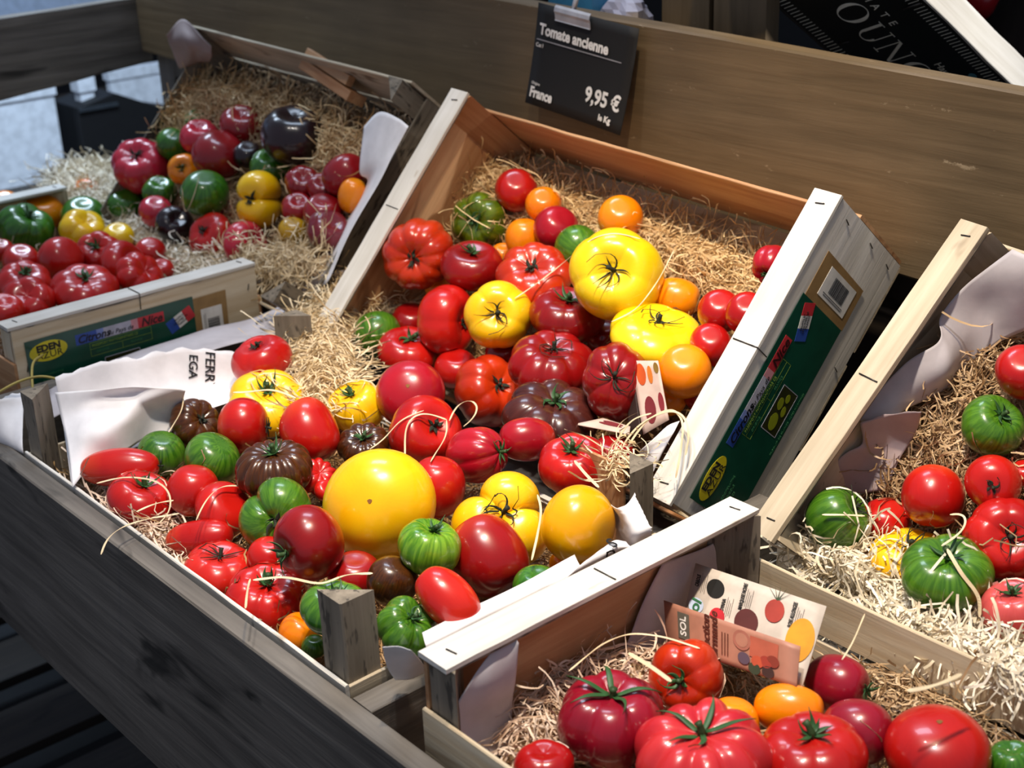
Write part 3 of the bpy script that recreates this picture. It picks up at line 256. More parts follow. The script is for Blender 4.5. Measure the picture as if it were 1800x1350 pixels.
BANDS=[[(-0.8,-0.021,-0.0253),(-0.8,0.0152,-0.0162),(-0.8,0.0433,-0.0173),(-0.79,0.0626,-0.0247),(-0.78,0.0729,-0.0352)],[(-0.8,0.0318,-0.0344),(-0.84,0.0496,-0.0257),(-0.88,0.0698,-0.028),(-0.93,0.1011,-0.0425)],[(-0.78,0.0061,-0.019),(-0.78,0.0073,-0.0122),(-0.78,0.0169,-0.0166)]]
CAM_LOC=(0.76438, -0.54871, 0.61765)
CAM_ROT=(0.762959, 0.496894, 0.241108, 0.335941)
FPX=2506.23
# ------------------------------------------------------------------ materials
MATS = {}
def newmat(name):
    m = bpy.data.materials.new(name); m.use_nodes = True; nt = m.node_tree
    return m, nt, nt.nodes['Principled BSDF']
def nd(nt, t, **k):
    n = nt.nodes.new(t)
    for a, b in k.items(): setattr(n, a, b)
    return n
def ramp(nt, stops, fac):
    r = nd(nt, 'ShaderNodeValToRGB'); e = r.color_ramp.elements
    while len(e) < len(stops): e.new(.5)
    for el, (p, c) in zip(e, stops): el.position = p; el.color = c
    nt.links.new(fac, r.inputs[0]); return r.outputs[0]
def mixc(nt, fac, a, b, mode='MIX'):
    m = nd(nt, 'ShaderNodeMix', data_type='RGBA', blend_type=mode)
    for s, v in ((m.inputs[0], fac), (m.inputs[6], a), (m.inputs[7], b)):
        if hasattr(v, 'links'): nt.links.new(v, s)
        else: s.default_value = v
    return m.outputs[2]
def coords(nt, scale, rnd=True):
    tc = nd(nt, 'ShaderNodeTexCoord'); mp = nd(nt, 'ShaderNodeMapping'); mp.inputs['Scale'].default_value = scale
    src = tc.outputs['Object']
    if rnd:
        oi = nd(nt, 'ShaderNodeObjectInfo'); ad = nd(nt, 'ShaderNodeVectorMath', operation='MULTIPLY_ADD')
        cb = nd(nt, 'ShaderNodeCombineXYZ')
        for i in range(3): nt.links.new(oi.outputs['Random'], cb.inputs[i])
        ad.inputs[1].default_value = (3.1, 5.7, 7.3)
        nt.links.new(cb.outputs[0], ad.inputs[0]); nt.links.new(src, ad.inputs[2]); src = ad.outputs[0]
    nt.links.new(src, mp.inputs['Vector']); return mp.outputs[0]
def noise(nt, vec, scale=1, detail=4, rough=.55, dist=0):
    n = nd(nt, 'ShaderNodeTexNoise'); n.inputs['Scale'].default_value = scale; n.inputs['Detail'].default_value = detail
    n.inputs['Roughness'].default_value = rough; n.inputs['Distortion'].default_value = dist
    nt.links.new(vec, n.inputs['Vector']); return n.outputs['Fac']
def bump(nt, p, h, strength=.3, dist=.001):
    b = nd(nt, 'ShaderNodeBump'); b.inputs['Strength'].default_value = strength; b.inputs['Distance'].default_value = dist
    nt.links.new(h, b.inputs['Height']); nt.links.new(b.outputs[0], p.inputs['Normal'])
def wood(kind, axis):
    key = kind+axis
    if key in MATS: return MATS[key]
    P = dict(poplar=('CDB58F', 'E9DCC0', '9C7B55', .6, .62), pine_and_shade=('B27C50', 'D6A97C', '6E3F20', .55, .66), grey=('6E6557', '968B7A', '2B2622', .75, .6),  # pine colours also carry painted shade and warm bounce inside the crates
             stand=('55504A', '7A746C', '2C2925', .6, .63), backboard=('62523A', '76644A', '45362A', .6, .74), dark=('2A2522', '3A332C', '15110F', .6, .6),
             white=('D9D4C8', 'F2EFE8', 'A58E6E', .6, .70), roughp=('BFAE92', 'DCCFB6', '7A6650', .8, .62))[kind]
    m, nt, p = newmat('wood_'+key)
    s = {'x': (4, 70, 70), 'y': (70, 4, 70), 'z': (70, 70, 4)}[axis]
    g = noise(nt, coords(nt, s), 1, 6, .6, .4)
    c = ramp(nt, [(.32, lin(P[0])), (.68, lin(P[1]))], g)
    s2 = {'x': (5, 16, 16), 'y': (16, 5, 16), 'z': (16, 16, 5)}[axis]
    k = noise(nt, coords(nt, s2), 1, 3, .5, 1.2)
    kf = ramp(nt, [(P[4], (0, 0, 0, 1)), (P[4]+.09, (1, 1, 1, 1))], k)
    c = mixc(nt, kf, c, lin(P[2]))
    l = noise(nt, coords(nt, (6, 6, 6)), 1, 2)
    c = mixc(nt, .35, c, ramp(nt, [(.3, lin('8C857C')), (.7, lin('FFFFFF'))], l), 'MULTIPLY')
    if kind == 'grey':
        sp = noise(nt, coords(nt, {'x': (40, 150, 150), 'y': (150, 40, 150), 'z': (150, 150, 40)}[axis]), 1, 2, .5)
        c = mixc(nt, ramp(nt, [(.58, (0, 0, 0, 1)), (.66, (.75, .75, .75, 1))], sp), c, lin('322D28'))
    if kind == 'backboard':
        sp = noise(nt, coords(nt, (10, 60, 24)), 2.2, 5, .75)
        c = mixc(nt, ramp(nt, [(.66, (0, 0, 0, 1)), (.72, (.7, .7, .7, 1))], sp), c, lin('A39379'))
    nt.links.new(c, p.inputs['Base Color']); p.inputs['Roughness'].default_value = P[3]
    bump(nt, p, g, .5, .0012 if kind in ('poplar', 'white') else .002)
    MATS[key] = m; return m
def plain(name, hexc, rough=.5, metal=0, coat=0, emit=None, k=1.0):
    if name in MATS: return MATS[name]
    m, nt, p = newmat(name); p.inputs['Base Color'].default_value = lin(hexc, k); p.inputs['Roughness'].default_value = rough
    p.inputs['Metallic'].default_value = metal; p.inputs['Coat Weight'].default_value = coat
    n = noise(nt, coords(nt, (40, 40, 40)), 1, 3); a = lin(hexc, k); b = tuple(min(1, x*.8) for x in a[:3])+(1,)
    nt.links.new(ramp(nt, [(.35, b), (.6, a)], n), p.inputs['Base Color'])
    MATS[name] = m; return m
SK = dict(red=('A40C0C', 'C81C12'), lightred=('B41412', 'D42A1C'), deepred=('780808', '9C0E10'), deep=('7C0A12', 'A0141C'), pink=('B01630', 'D22C40'),
          pinkred=('980C1C', 'B81628'), crimson=('800A20', 'A0142C'), coral=('C01A2A', 'DC3A38'), salmon=('C03A3C', 'DC6460'), orangered=('A41C08', 'CC3A0E'),
          orange=('F07C00', 'FF9A08'), amber=('E8A000', 'F8B800'), yellow=('F2B400', 'FFD21A'), lemon=('F0C400', 'FFE020'), olive=('A87E08', 'D0A010'),
          green=('1E5210', '4A8420'), zebra=('24540C', '5C8C22'), limezebra=('35700E', '8AB630'), olivegreen=('3C5408', '6A7C10'), brown=('2E1606', '5A3010'), plum=('34120E', '5A2820'),
          plumred=('58101C', '7C1E2C'), black=('14080C', '2A1016'))
def skin(k):
    if 'skin_'+k in MATS: return MATS['skin_'+k]
    m, nt, p = newmat('tomato_skin_'+k); a, b = [lin(c) for c in SK[k]]
    tc = nd(nt, 'ShaderNodeTexCoord')
    low = noise(nt, coords(nt, (18, 18, 18)), 1, 2, .4)
    c = ramp(nt, [(.3, a), (.7, b)], low)
    vm = nd(nt, 'ShaderNodeVectorMath', operation='MULTIPLY'); vm.inputs[1].default_value = (1, 1, .12); nt.links.new(tc.outputs['Object'], vm.inputs[0])
    vn = nd(nt, 'ShaderNodeVectorMath', operation='NORMALIZE'); nt.links.new(vm.outputs[0], vn.inputs[0])
    st = noise(nt, vn.outputs[0], 7 if k in ('zebra', 'limezebra', 'green', 'olivegreen') else 16, 4, .6, .3)
    if k in ('zebra', 'limezebra', 'green', 'olivegreen', 'brown'):
        s = ramp(nt, [(.42, a), (.62, b)], st); c = mixc(nt, .55, c, s)
    elif k in ('plum', 'plumred'):
        c = mixc(nt, .4, c, ramp(nt, [(.4, a), (.65, b)], st))
    else:
        c = mixc(nt, .16, c, ramp(nt, [(.35, a), (.65, b)], st))
    if k in ('orangered', 'red', 'pinkred', 'deepred', 'yellow', 'lemon', 'brown', 'plum', 'amber', 'salmon'):
        # ripening tint of the shoulders and of the underside
        sx = nd(nt, 'ShaderNodeSeparateXYZ'); nt.links.new(vn.outputs[0], sx.inputs[0])
        sg = nd(nt, 'ShaderNodeSeparateXYZ'); nt.links.new(tc.outputs['Generated'], sg.inputs[0])
        tint = {'orangered': 'F07010', 'red': 'E8501A', 'pinkred': 'D84020', 'deepred': 'C83A14', 'yellow': 'FFB000', 'lemon': 'F8A800', 'brown': '6A5418', 'plum': '55402A', 'amber': 'F0A000', 'salmon': 'F09080'}[k]
        f = ramp(nt, [(.0, (.65, .65, .65, 1)), (.35, (0, 0, 0, 1))], sg.outputs['Z'])
        c = mixc(nt, f, c, lin(tint))
    nt.links.new(c, p.inputs['Base Color'])
    p.inputs['Roughness'].default_value = .28; p.inputs['Coat Weight'].default_value = .4; p.inputs['Coat Roughness'].default_value = .09
    p.inputs['Specular IOR Level'].default_value = .45
    p.inputs['Subsurface Weight'].default_value = .12; p.inputs['Subsurface Scale'].default_value = .006
    p.inputs['Subsurface Radius'].default_value = (1, .35, .15)
    bump(nt, p, noise(nt, coords(nt, (60, 60, 60)), 1, 3), .06, .001)
    MATS['skin_'+k] = m; return m
def strawmat(k):
    key = 'straw_'+k
    if key in MATS: return MATS[key]
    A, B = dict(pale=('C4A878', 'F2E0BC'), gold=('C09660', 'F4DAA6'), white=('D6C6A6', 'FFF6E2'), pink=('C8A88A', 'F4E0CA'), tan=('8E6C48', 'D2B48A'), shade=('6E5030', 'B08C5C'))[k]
    m, nt, p = newmat(key); gi = nd(nt, 'ShaderNodeNewGeometry')
    c = ramp(nt, [(0, lin(A)), (1, lin(B))], gi.outputs['Random Per Island'])
    nt.links.new(c, p.inputs['Base Color']); p.inputs['Roughness'].default_value = .5
    MATS[key] = m; return m
def papermat(k):
    key = 'paper_'+k
    if key in MATS: return MATS[key]
    m, nt, p = newmat(key); n = noise(nt, coords(nt, (30, 30, 30)), 1, 4)
    c = lin(dict(white='F0EEF0', grey='C4BEC2', mauve='B8A6A6', kraftgrey='9C8A86')[k]); d = tuple(x*.86 for x in c[:3])+(1,)
    nt.links.new(ramp(nt, [(.35, d), (.65, c)], n), p.inputs['Base Color']); p.inputs['Roughness'].default_value = .6
    p.inputs['Subsurface Weight'].default_value = .0
    bump(nt, p, n, .25, .002); MATS[key] = m; return m
# ------------------------------------------------------------------ builders
def tag(o, label=None, cat=None, group=None, kind=None):
    for k, v in (('label', label), ('category', cat), ('group', group), ('kind', kind)):
        if v: o[k] = v
    return o
def empty(name, label, cat, loc=(0, 0, 0), quat=None, group=None):
    o = bpy.data.objects.new(name, None); COL.objects.link(o); o.location = loc; o.empty_display_size = .02
    if quat: o.rotation_mode = 'QUATERNION'; o.rotation_quaternion = quat
    return tag(o, label, cat, group)
def mesh(name, V, F, mat, parent=None, smooth=False):
    me = bpy.data.meshes.new(name); me.from_pydata([tuple(v) for v in V], [], [tuple(f) for f in F]); me.update()
    if smooth: me.shade_smooth()
    if mat: me.materials.append(mat)
    o = bpy.data.objects.new(name, me); COL.objects.link(o); o.parent = parent; return o
RG = np.random.default_rng(11)
def board(name, lo, hi, kind, parent, jit=.0005, ch=.0009, axis=None):
    """box with chamfered long edges and slightly uneven sawn faces"""
    lo = np.array(lo, float); hi = np.array(hi, float); d = hi-lo; ax = int(np.argmax(d)) if axis is None else axis
    o1, o2 = [i for i in range(3) if i != ax]; n = max(2, min(14, int(d[ax]/.03)))
    c = min(ch, d[o1]*.3, d[o2]*.3); a0, a1, b0, b1 = lo[o1], hi[o1], lo[o2], hi[o2]
    ring = [(a0+c, b0), (a1-c, b0), (a1, b0+c), (a1, b1-c), (a1-c, b1), (a0+c, b1), (a0, b1-c), (a0, b0+c)]
    V = []; F = []
    for i in range(n+1):
        t = lo[ax]+d[ax]*i/n; j1, j2 = RG.normal(0, jit, 2)
        for (a, b) in ring:
            v = [0, 0, 0]; v[ax] = t; v[o1] = a+j1*.6+RG.normal(0, jit*.3); v[o2] = b+j2*.6+RG.normal(0, jit*.3); V.append(v)
    for i in range(n):
        for k in range(8):
            q = (k+1) % 8; F.append((i*8+k, i*8+q, (i+1)*8+q, (i+1)*8+k))
    F.append(tuple(range(7, -1, -1))); F.append(tuple(n*8+k for k in range(8)))
    o = mesh(name, V, F, wood(kind, 'xyz'[ax]) if isinstance(kind, str) else kind, parent)
    return o
def box(name, lo, hi, mat, parent=None):
    (a, b, c), (d, e, f) = lo, hi
    V = [(a, b, c), (d, b, c), (d, e, c), (a, e, c), (a, b, f), (d, b, f), (d, e, f), (a, e, f)]
    return mesh(name, V, [(0, 3, 2, 1), (4, 5, 6, 7), (0, 1, 5, 4), (1, 2, 6, 5), (2, 3, 7, 6), (3, 0, 4, 7)], mat, parent)
def tube(name, pts, r, mat, parent=None, sides=6):
    P = [Vector(p) for p in pts]; V = []; F = []; n = len(P); up = Vector((.1, .2, 1)).normalized()
    for i, p in enumerate(P):
        t = (P[min(i+1, n-1)]-P[max(i-1, 0)]).normalized(); a = t.cross(up)
        if a.length < .1: a = t.cross(Vector((1, 0, 0)))
        a.normalize(); b = t.cross(a); rr = r[i] if isinstance(r, (list, tuple)) else r
        for k in range(sides):
            an = 2*math.pi*k/sides; V.append(p+a*math.cos(an)*rr+b*math.sin(an)*rr)
    for i in range(n-1):
        for k in range(sides): q = (k+1) % sides; F.append((i*sides+k, i*sides+q, (i+1)*sides+q, (i+1)*sides+k))
    F.append(tuple(range(sides-1, -1, -1))); F.append(tuple((n-1)*sides+k for k in range(sides)))
    return mesh(name, V, F, mat, parent, True)
def catmull(pts, n=6):
    P = [np.array(p, float) for p in pts]; P = [2*P[0]-P[1]]+P+[2*P[-1]-P[-2]]; out = []
    for i in range(1, len(P)-2):
        for k in range(n):
            t = k/n; out.append(.5*((2*P[i])+(-P[i-1]+P[i+1])*t+(2*P[i-1]-5*P[i]+4*P[i+1]-P[i+2])*t*t+(-P[i-1]+3*P[i]-3*P[i+1]+P[i+2])*t**3))
    out.append(P[-2]); return out
def basis(o, u, v):
    u = Vector(u).normalized(); v = Vector(v); n = u.cross(v).normalized(); v = n.cross(u)
    M = Matrix((u, v, n)).transposed().to_4x4(); M.translation = Vector(o); return M
def text(body, name, parent, M, size, mat, shear=0, bold=0, align='LEFT', space=1, sx=1, depth=.0002):
    c = bpy.data.curves.new(name, 'FONT'); c.body = body; c.size = size; c.shear = shear; c.offset = bold; c.align_x = align; c.align_y = 'CENTER'
    c.space_character = space; c.extrude = depth; c.resolution_u = 3
    t = bpy.data.objects.new(name+'_curve', c); COL.objects.link(t); bpy.context.view_layer.update()
    me = bpy.data.meshes.new_from_object(t); bpy.data.objects.remove(t); bpy.data.curves.remove(c)
    S = Matrix.Diagonal((sx, 1, 1, 1)); me.transform(M @ S); me.materials.clear(); me.materials.append(mat); me.name = name
    o = bpy.data.objects.new(name, me); COL.objects.link(o); o.parent = parent; return o
def shape(name, pts2, M, mat, parent, th=.0003, z=0):
    """flat printed shape (polygon) with a small thickness on the plane of M"""
    n = len(pts2); V = [M @ Vector((x, y, z)) for x, y in pts2]+[M @ Vector((x, y, z+th)) for x, y in pts2]
    F = [tuple(range(n-1, -1, -1)), tuple(range(n, 2*n))]+[(i, (i+1) % n, n+(i+1) % n, n+i) for i in range(n)]
    return mesh(name, V, F, mat, parent)
def rect2(a, b, c, d): return [(a, b), (c, b), (c, d), (a, d)]
def ell2(cx, cy, rx, ry, n=28, rot=0): return [(cx+rx*math.cos(t)*math.cos(rot)-ry*math.sin(t)*math.sin(rot), cy+rx*math.cos(t)*math.sin(rot)+ry*math.sin(t)*math.cos(rot)) for t in [2*math.pi*i/n for i in range(n)]]
def multi(name, polys, M, mat, parent, th=.0003, z=0):
    V = []; F = []
    for p in polys:
        b = len(V); n = len(p); V += [M @ Vector((x, y, z)) for x, y in p]+[M @ Vector((x, y, z+th)) for x, y in p]
        F += [tuple(b+i for i in range(n-1, -1, -1)), tuple(b+i for i in range(n, 2*n))]+[(b+i, b+(i+1) % n, b+n+(i+1) % n, b+n+i) for i in range(n)]
    return mesh(name, V, F, mat, parent)
def frame4(a, b, c, d, w): return [rect2(a, b, c, b+w), rect2(a, d-w, c, d), rect2(a, b, a+w, d), rect2(c-w, b, c, d)]
# ------------------------------------------------------------------ the setting
fl = box('floor', (-9, -3, -1.02), (4, 6, -1.0), plain('floor_dark', '1C2026', .7)); tag(fl, kind='structure')
wl = box('wall_back', (-9, 5.0, -1.0), (4, 5.1, 3.0), plain('wall_dark', '0C0B0E', .9)); tag(wl, kind='structure')
wl = box('wall_left', (-9.1, -3, -1.0), (-9, 6, 3.0), plain('wall_bluegrey', '0E1118', .9)); tag(wl, kind='structure')
# ------------------------------------------------------------------ display stand
st = empty('display_stand', 'grey-brown wooden market stand with plank sides holding all the tomato crates', 'stand', (0, 0, -.167))
def sb(name, lo, hi, kind, **k):
    return board(name, (lo[0], lo[1], lo[2]+.167), (hi[0], hi[1], hi[2]+.167), kind, st, **k)
sb('front_board', (-1.9, -.040, -.342), (1.0, -.0185, -.076), 'stand', jit=.0008, ch=.0016)
bb = sb('back_board', (-1.88, .770, .085), (1.1, .800, .312), 'backboard', jit=.0006, ch=.003)
for v in bb.data.vertices: v.co.z -= .033*(v.co.x-.02)
sb('dark_gap_sheet', (-1.88, .802, -.95), (1.1, .812, .10), 'dark')  # added dark sheet standing in for the unlit space behind the crates
eb = sb('end_board', (-1.925, -.1, .10), (-1.9, .80, .245), 'stand', axis=1, jit=.0006, ch=.002)
for v in eb.data.vertices: v.co.z += .09*(v.co.y-.55) if v.co.z < .35 else .02*(v.co.y-.55)
sb('cross_bar', (-.079, -.018, -.165), (-.052, .50, -.0765), 'stand')
sb('cross_bar', (-.925, -.018, -.165), (-.90, .50, -.0765), 'stand')
sb('tray_floor', (-1.7, -.018, -.185), (1.0, .60, -.1685), 'stand')
for x in (-1.88, .9): sb('leg', (x, -.018, -1.0), (x+.06, .04, -.19), 'stand'); sb('leg', (x, .80, -1.0), (x+.06, .86, .2), 'stand')
# ------------------------------------------------------------------ crates
PW = .034; TH = .004; H = .1625
steel = plain('staple_steel', '4A4744', .4, .8)
def prism(name, cx, cy, sx, sy, z0, z1, kind, parent, leg=PW):
    """triangular corner post, right-angled corner at (cx,cy)"""
    V = []; n = 5
    for i in range(n+1):
        z = z0+(z1-z0)*i/n; j = RG.normal(0, .0003, 2)
        c = .0015
        T = [(cx+sx*c, cy), (cx+sx*leg, cy), (cx, cy+sy*leg), (cx, cy+sy*c)]
        V += [(x+j[0], y+j[1], z) for x, y in T]
    F = []
    for i in range(n):
        for k in range(4): q = (k+1) % 4; F.append((i*4+k, i*4+q, (i+1)*4+q, (i+1)*4+k))
    F.append((3, 2, 1, 0)); F.append(tuple(n*4+k for k in range(4)))
    if sx*sy < 0: F = [tuple(reversed(f)) for f in F]
    return mesh(name, V, F, wood(kind, 'z'), parent)
def staple(parent, x, y, z, du, length=.012, wrap=None):
    """steel wire: along du, with optional bend down the panel"""
    p = Vector((x, y, z)); du = Vector(du); pts = [p-du*length/2, p+du*length/2]
    if wrap: pts.append(p+du*length/2+Vector(wrap))
    tube('staple', pts, .0007, steel, parent, 5)
def crate(key, label, capped, kinds, group=None, ends=(-.0, -.0), front_top=-.05, back_top=-.05, post_top=0, capth=.0045, tall=False, floor='grey', skip=(), left=None):
    loc, q, W, D = CRATES[key]; r = empty('fruit_crate', label, 'crate', loc, q, group)
    kp, kc, ks, kb = kinds   # post, cap, end panel, slats
    zt = -capth if capped else post_top
    for cx, sx in ((TH, 1), (W-TH, -1)):
        for cy, sy in ((.001, 1), (D-.001, -1)):
            if (sx, sy) in skip: continue
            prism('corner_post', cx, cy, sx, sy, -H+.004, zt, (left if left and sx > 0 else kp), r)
    for i, (x0, x1) in enumerate(((0, TH), (W-TH, W))):
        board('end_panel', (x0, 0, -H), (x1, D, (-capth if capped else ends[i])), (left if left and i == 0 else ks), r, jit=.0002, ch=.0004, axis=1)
    if capped:
        for x0, x1 in ((-.001, .034), (W-.034, W+.001)):
            board('rim_cap', (x0, -.004, -capth), (x1, D+.001, 0), kc, r, jit=.0003, ch=.0004, axis=1)
            board('cap_underlayer', (x0+.0012, -.003, -capth-.0022), (x1-.0012 if x0 > 0 else x1-.001, D, -capth), 'grey', r, jit=.0004, ch=.0003, axis=1)
    board('front_slat', (0, -.0045, -.155), (W, -.0005, front_top), kb, r, jit=.0004)
    if tall: board('back_slat', (0, D+.0005, -.160), (W, D+.0045, back_top), kb, r, jit=.0004)
    else:
        board('back_slat', (0, D+.0005, -.100), (W, D+.0045, back_top), kb, r, jit=.0004)
        board('back_slat', (0, D+.0005, -.160), (W, D+.0045, -.106), 'roughp', r, jit=.0004)
    for y0 in (.002, .125, .25): board('floor_board', (0, y0, -H-.0035), (W, y0+.108, -H), floor, r, jit=.0002)
    for fx in (.018, W-.018):
        for fy in ((.014, D/2, D-.014) if capped else ()):
            if fy == D/2:
                s = 1 if fx > .1 else -1
                staple(r, fx, fy, .0006, (s, 0, 0), .026)
                if s > 0: tube('staple', [(W-.006, fy, .0008), (W+.0018, fy, .0004), (W+.0014, fy-.001, -.022)], .0007, steel, r, 5)
            else: staple(r, fx, fy, .0006, (1, .15, 0), .011)
    if capped:
        for (y, z) in ((D-.015, -.033), (D-.012, -.092), (D-.014, -.139), (.012, -.06), (.22, -.148)):
            tube('staple', [(W+.0008, y, z-.004), (W+.0012, y+.002, z+.005)], .0007, steel, r, 5)
    return r
paintwhite = plain('print_white', 'E8E6E0', .5); ink = plain('print_black', '101010', .5); green = plain('sticker_green', '0E4A38', .3, coat=.3)
yel = plain('print_yellow', 'D6C81C', .4); kraft = plain('sticker_kraft', '9A7A4C', .6); blue = plain('print_blue', '2C50A8', .4); redp = plain('print_red', 'C8303A', .4)
lgrey = plain('print_palegrey', 'B8B8C8', .4); lime = plain('print_lime', '7C9A3C', .4); midg = plain('print_midgreen', '3C7A50', .4); photo_d = plain('print_darkolive', '2C3010', .4)
pinkp = plain('print_pink', 'D09098', .4); bluel = plain('print_softblue', '7A8CC8', .4)
def sticker(r, W):
    """green citrus label: local Y along the panel, Z up, facing +X"""
    e = bpy.data.objects.new('lemon_sticker', None); COL.objects.link(e); e.parent = r; e.empty_display_size = .02
    M = basis((W+.0009, 0, 0), (0, 1, 0), (0, 0, 1))
    shape('green_band', rect2(.014, -.119, .257, -.024), M, green, e, .0004)
    shape('kraft_end', [(.257, -.121), (.307, -.120), (.309, -.027), (.257, -.028)], M, kraft, e, .0004)
    shape('barcode_card', rect2(.267, -.109, .300, -.046), M, paintwhite, e, .0003, .0004)
    bars = []; z = -.062; rs = random.Random(4)
    while z > -.096:
        wd = rs.choice((.0006, .001, .0015)); bars.append(rect2(.276, z-wd, .2945, z)); z -= wd+rs.choice((.0006, .0009))
    multi('barcode', bars, M, ink, e, .0001, .0008)
    multi('barcode_text', [rect2(.2705+k*.0022, -.100, .2712+k*.0022, -.055+k*.002) for k in range(2)], M, plain('print_grey', '606060', .5), e, .0001, .0008)
    shape('oval', ell2(.044, -.043, .026, .0135), M, yel, e, .0003, .0004)
    def tx(s, y, z, size, mat, name='lettering', **k): return text(s, name, e, M @ Matrix.Translation((y, z, .0009)), size, mat, depth=.0001, **k)
    tx('EDEN', .0445, -.0385, .0125, ink, align='CENTER', bold=.0006, sx=1.05); tx('AZUR', .0445, -.0485, .0125, ink, align='CENTER', sx=1.12)
    # tricolour banner fading from blue through white to red
    n = 12
    for k, (a, b, m) in enumerate(((.082, .112, blue), (.112, .122, bluel), (.122, .162, lgrey), (.162, .172, pinkp), (.172, .211, redp))):
        shape('banner', rect2(a, -.0475, b, -.033), M, m, e, .0002, .0004)
    tx('Citrons', .084, -.041, .0150, plain('print_navy', '040818', .4), shear=.3, bold=.0003); tx('du Pays de', .1265, -.0425, .0088, ink, shear=.3)
    tx('Nice', .176, -.041, .0165, plain('print_maroon', '3A0A10', .4), shear=.3, bold=.0004)
    multi('box_lines', frame4(.100, -.068, .190, -.049, .0005)+[rect2(.100, -.0585, .190, -.0580), rect2(.146, -.068, .1465, -.058)], M, lime, e, .0001, .0004)
    tx('PASSEPORT PHYTOSANITAIRE CE', .103, -.0535, .0052, lime, sx=.86); tx('ORIGINE', .108, -.063, .0045, midg); tx('FRANCE', .158, -.063, .0045, midg)
    tx('COOPERATIVE', .030, -.075, .0045, midg); tx('AGRICOLE', .030, -.082, .0045, midg); tx('06 NICE', .030, -.089, .0045, midg); tx('PRODUIT DE FRANCE  ALPES MARITIMES', .10, -.1145, .0042, midg)
    multi('photo_border', frame4(.118, -.107, .170, -.074, .0008), M, lgrey, e, .0002, .0004)
    shape('photo', rect2(.119, -.106, .169, -.075), M, photo_d, e, .0001, .0004)
    lem = plain('print_lemon', '8E9A1E', .4)
    for cx, cy, rx, ry in ((.131, -.089, .010, .0075), (.146, -.097, .006, .004), (.151, -.085, .007, .005), (.160, -.093, .005, .004)):
        shape('printed_lemon', ell2(cx, cy, rx, ry, 18, .3), M, lem, e, .0001, .0006)
    P = Matrix.Translation((.235, -.052, 0)) @ Matrix.Rotation(.42, 4, 'Z')
    F_ = M @ P
    for a, b, m in ((-.021, -.007, blue), (-.007, .007, paintwhite), (.007, .021, redp)): shape('flag', rect2(a, -.0095, b, .0095), F_, m, e, .0003, .0004)
    text('FRUITS ET\nLEGUMES DE\nFRANCE', 'lettering', e, F_ @ Matrix.Translation((0, 0, .0009)), .0042, ink, align='CENTER', depth=.0001)
cU = crate('U', 'pale wooden crate with green lemon sticker, tilted steeply against the brown board in the centre', True, ('poplar', 'white', 'white', 'pine_and_shade'), front_top=-.12, back_top=-.050, tall=True, floor='poplar', left='pine_and_shade')  # pine tone paints shade on the left side, warm bounce on the back slat
sticker(cU, CRATES['U'][2])
cC = crate('C', 'low crate with bare grey triangular corner posts, lying flat behind the grey front board', False, ('grey', 'grey', 'roughp', 'white'), ends=(-.078, -.078), front_top=-.075, back_top=-.105)
board('back_slat', (CRATES['C'][2]-.10, CRATES['C'][3]-.012, -.100), (CRATES['C'][2]-.036, CRATES['C'][3]-.008, -.012), 'pine_and_shade', cC, jit=.0004)
cN = crate('N', 'near flat crate with broad white rim board and leaflet inside, bottom right', True, ('grey', 'white', 'pine_and_shade', 'poplar'), front_top=-.052, back_top=-.052)
cL = crate('Lf', 'flat pale crate with green lemon sticker and red tomatoes at the left picture edge', True, ('poplar', 'white', 'poplar', 'pine_and_shade'), front_top=-.05, back_top=-.05)
sticker(cL, CRATES['Lf'][2])
cUL = crate('UL', 'tilted blurred crate at the upper left with bare posts and brown straw', False, ('grey', 'grey', 'grey', 'roughp'), ends=(-.05, -.05), front_top=-.05, back_top=-.012, skip=((1, 1),))
cR = crate('R', 'tilted rough-sawn crate at the right picture edge, spilling white straw', True, ('roughp', 'roughp', 'roughp', 'roughp'), front_top=-.075, back_top=-.04, capth=.006)
# low side strip of the centre crate next to the front right post (stapled stub)
W = CRATES['C'][2]
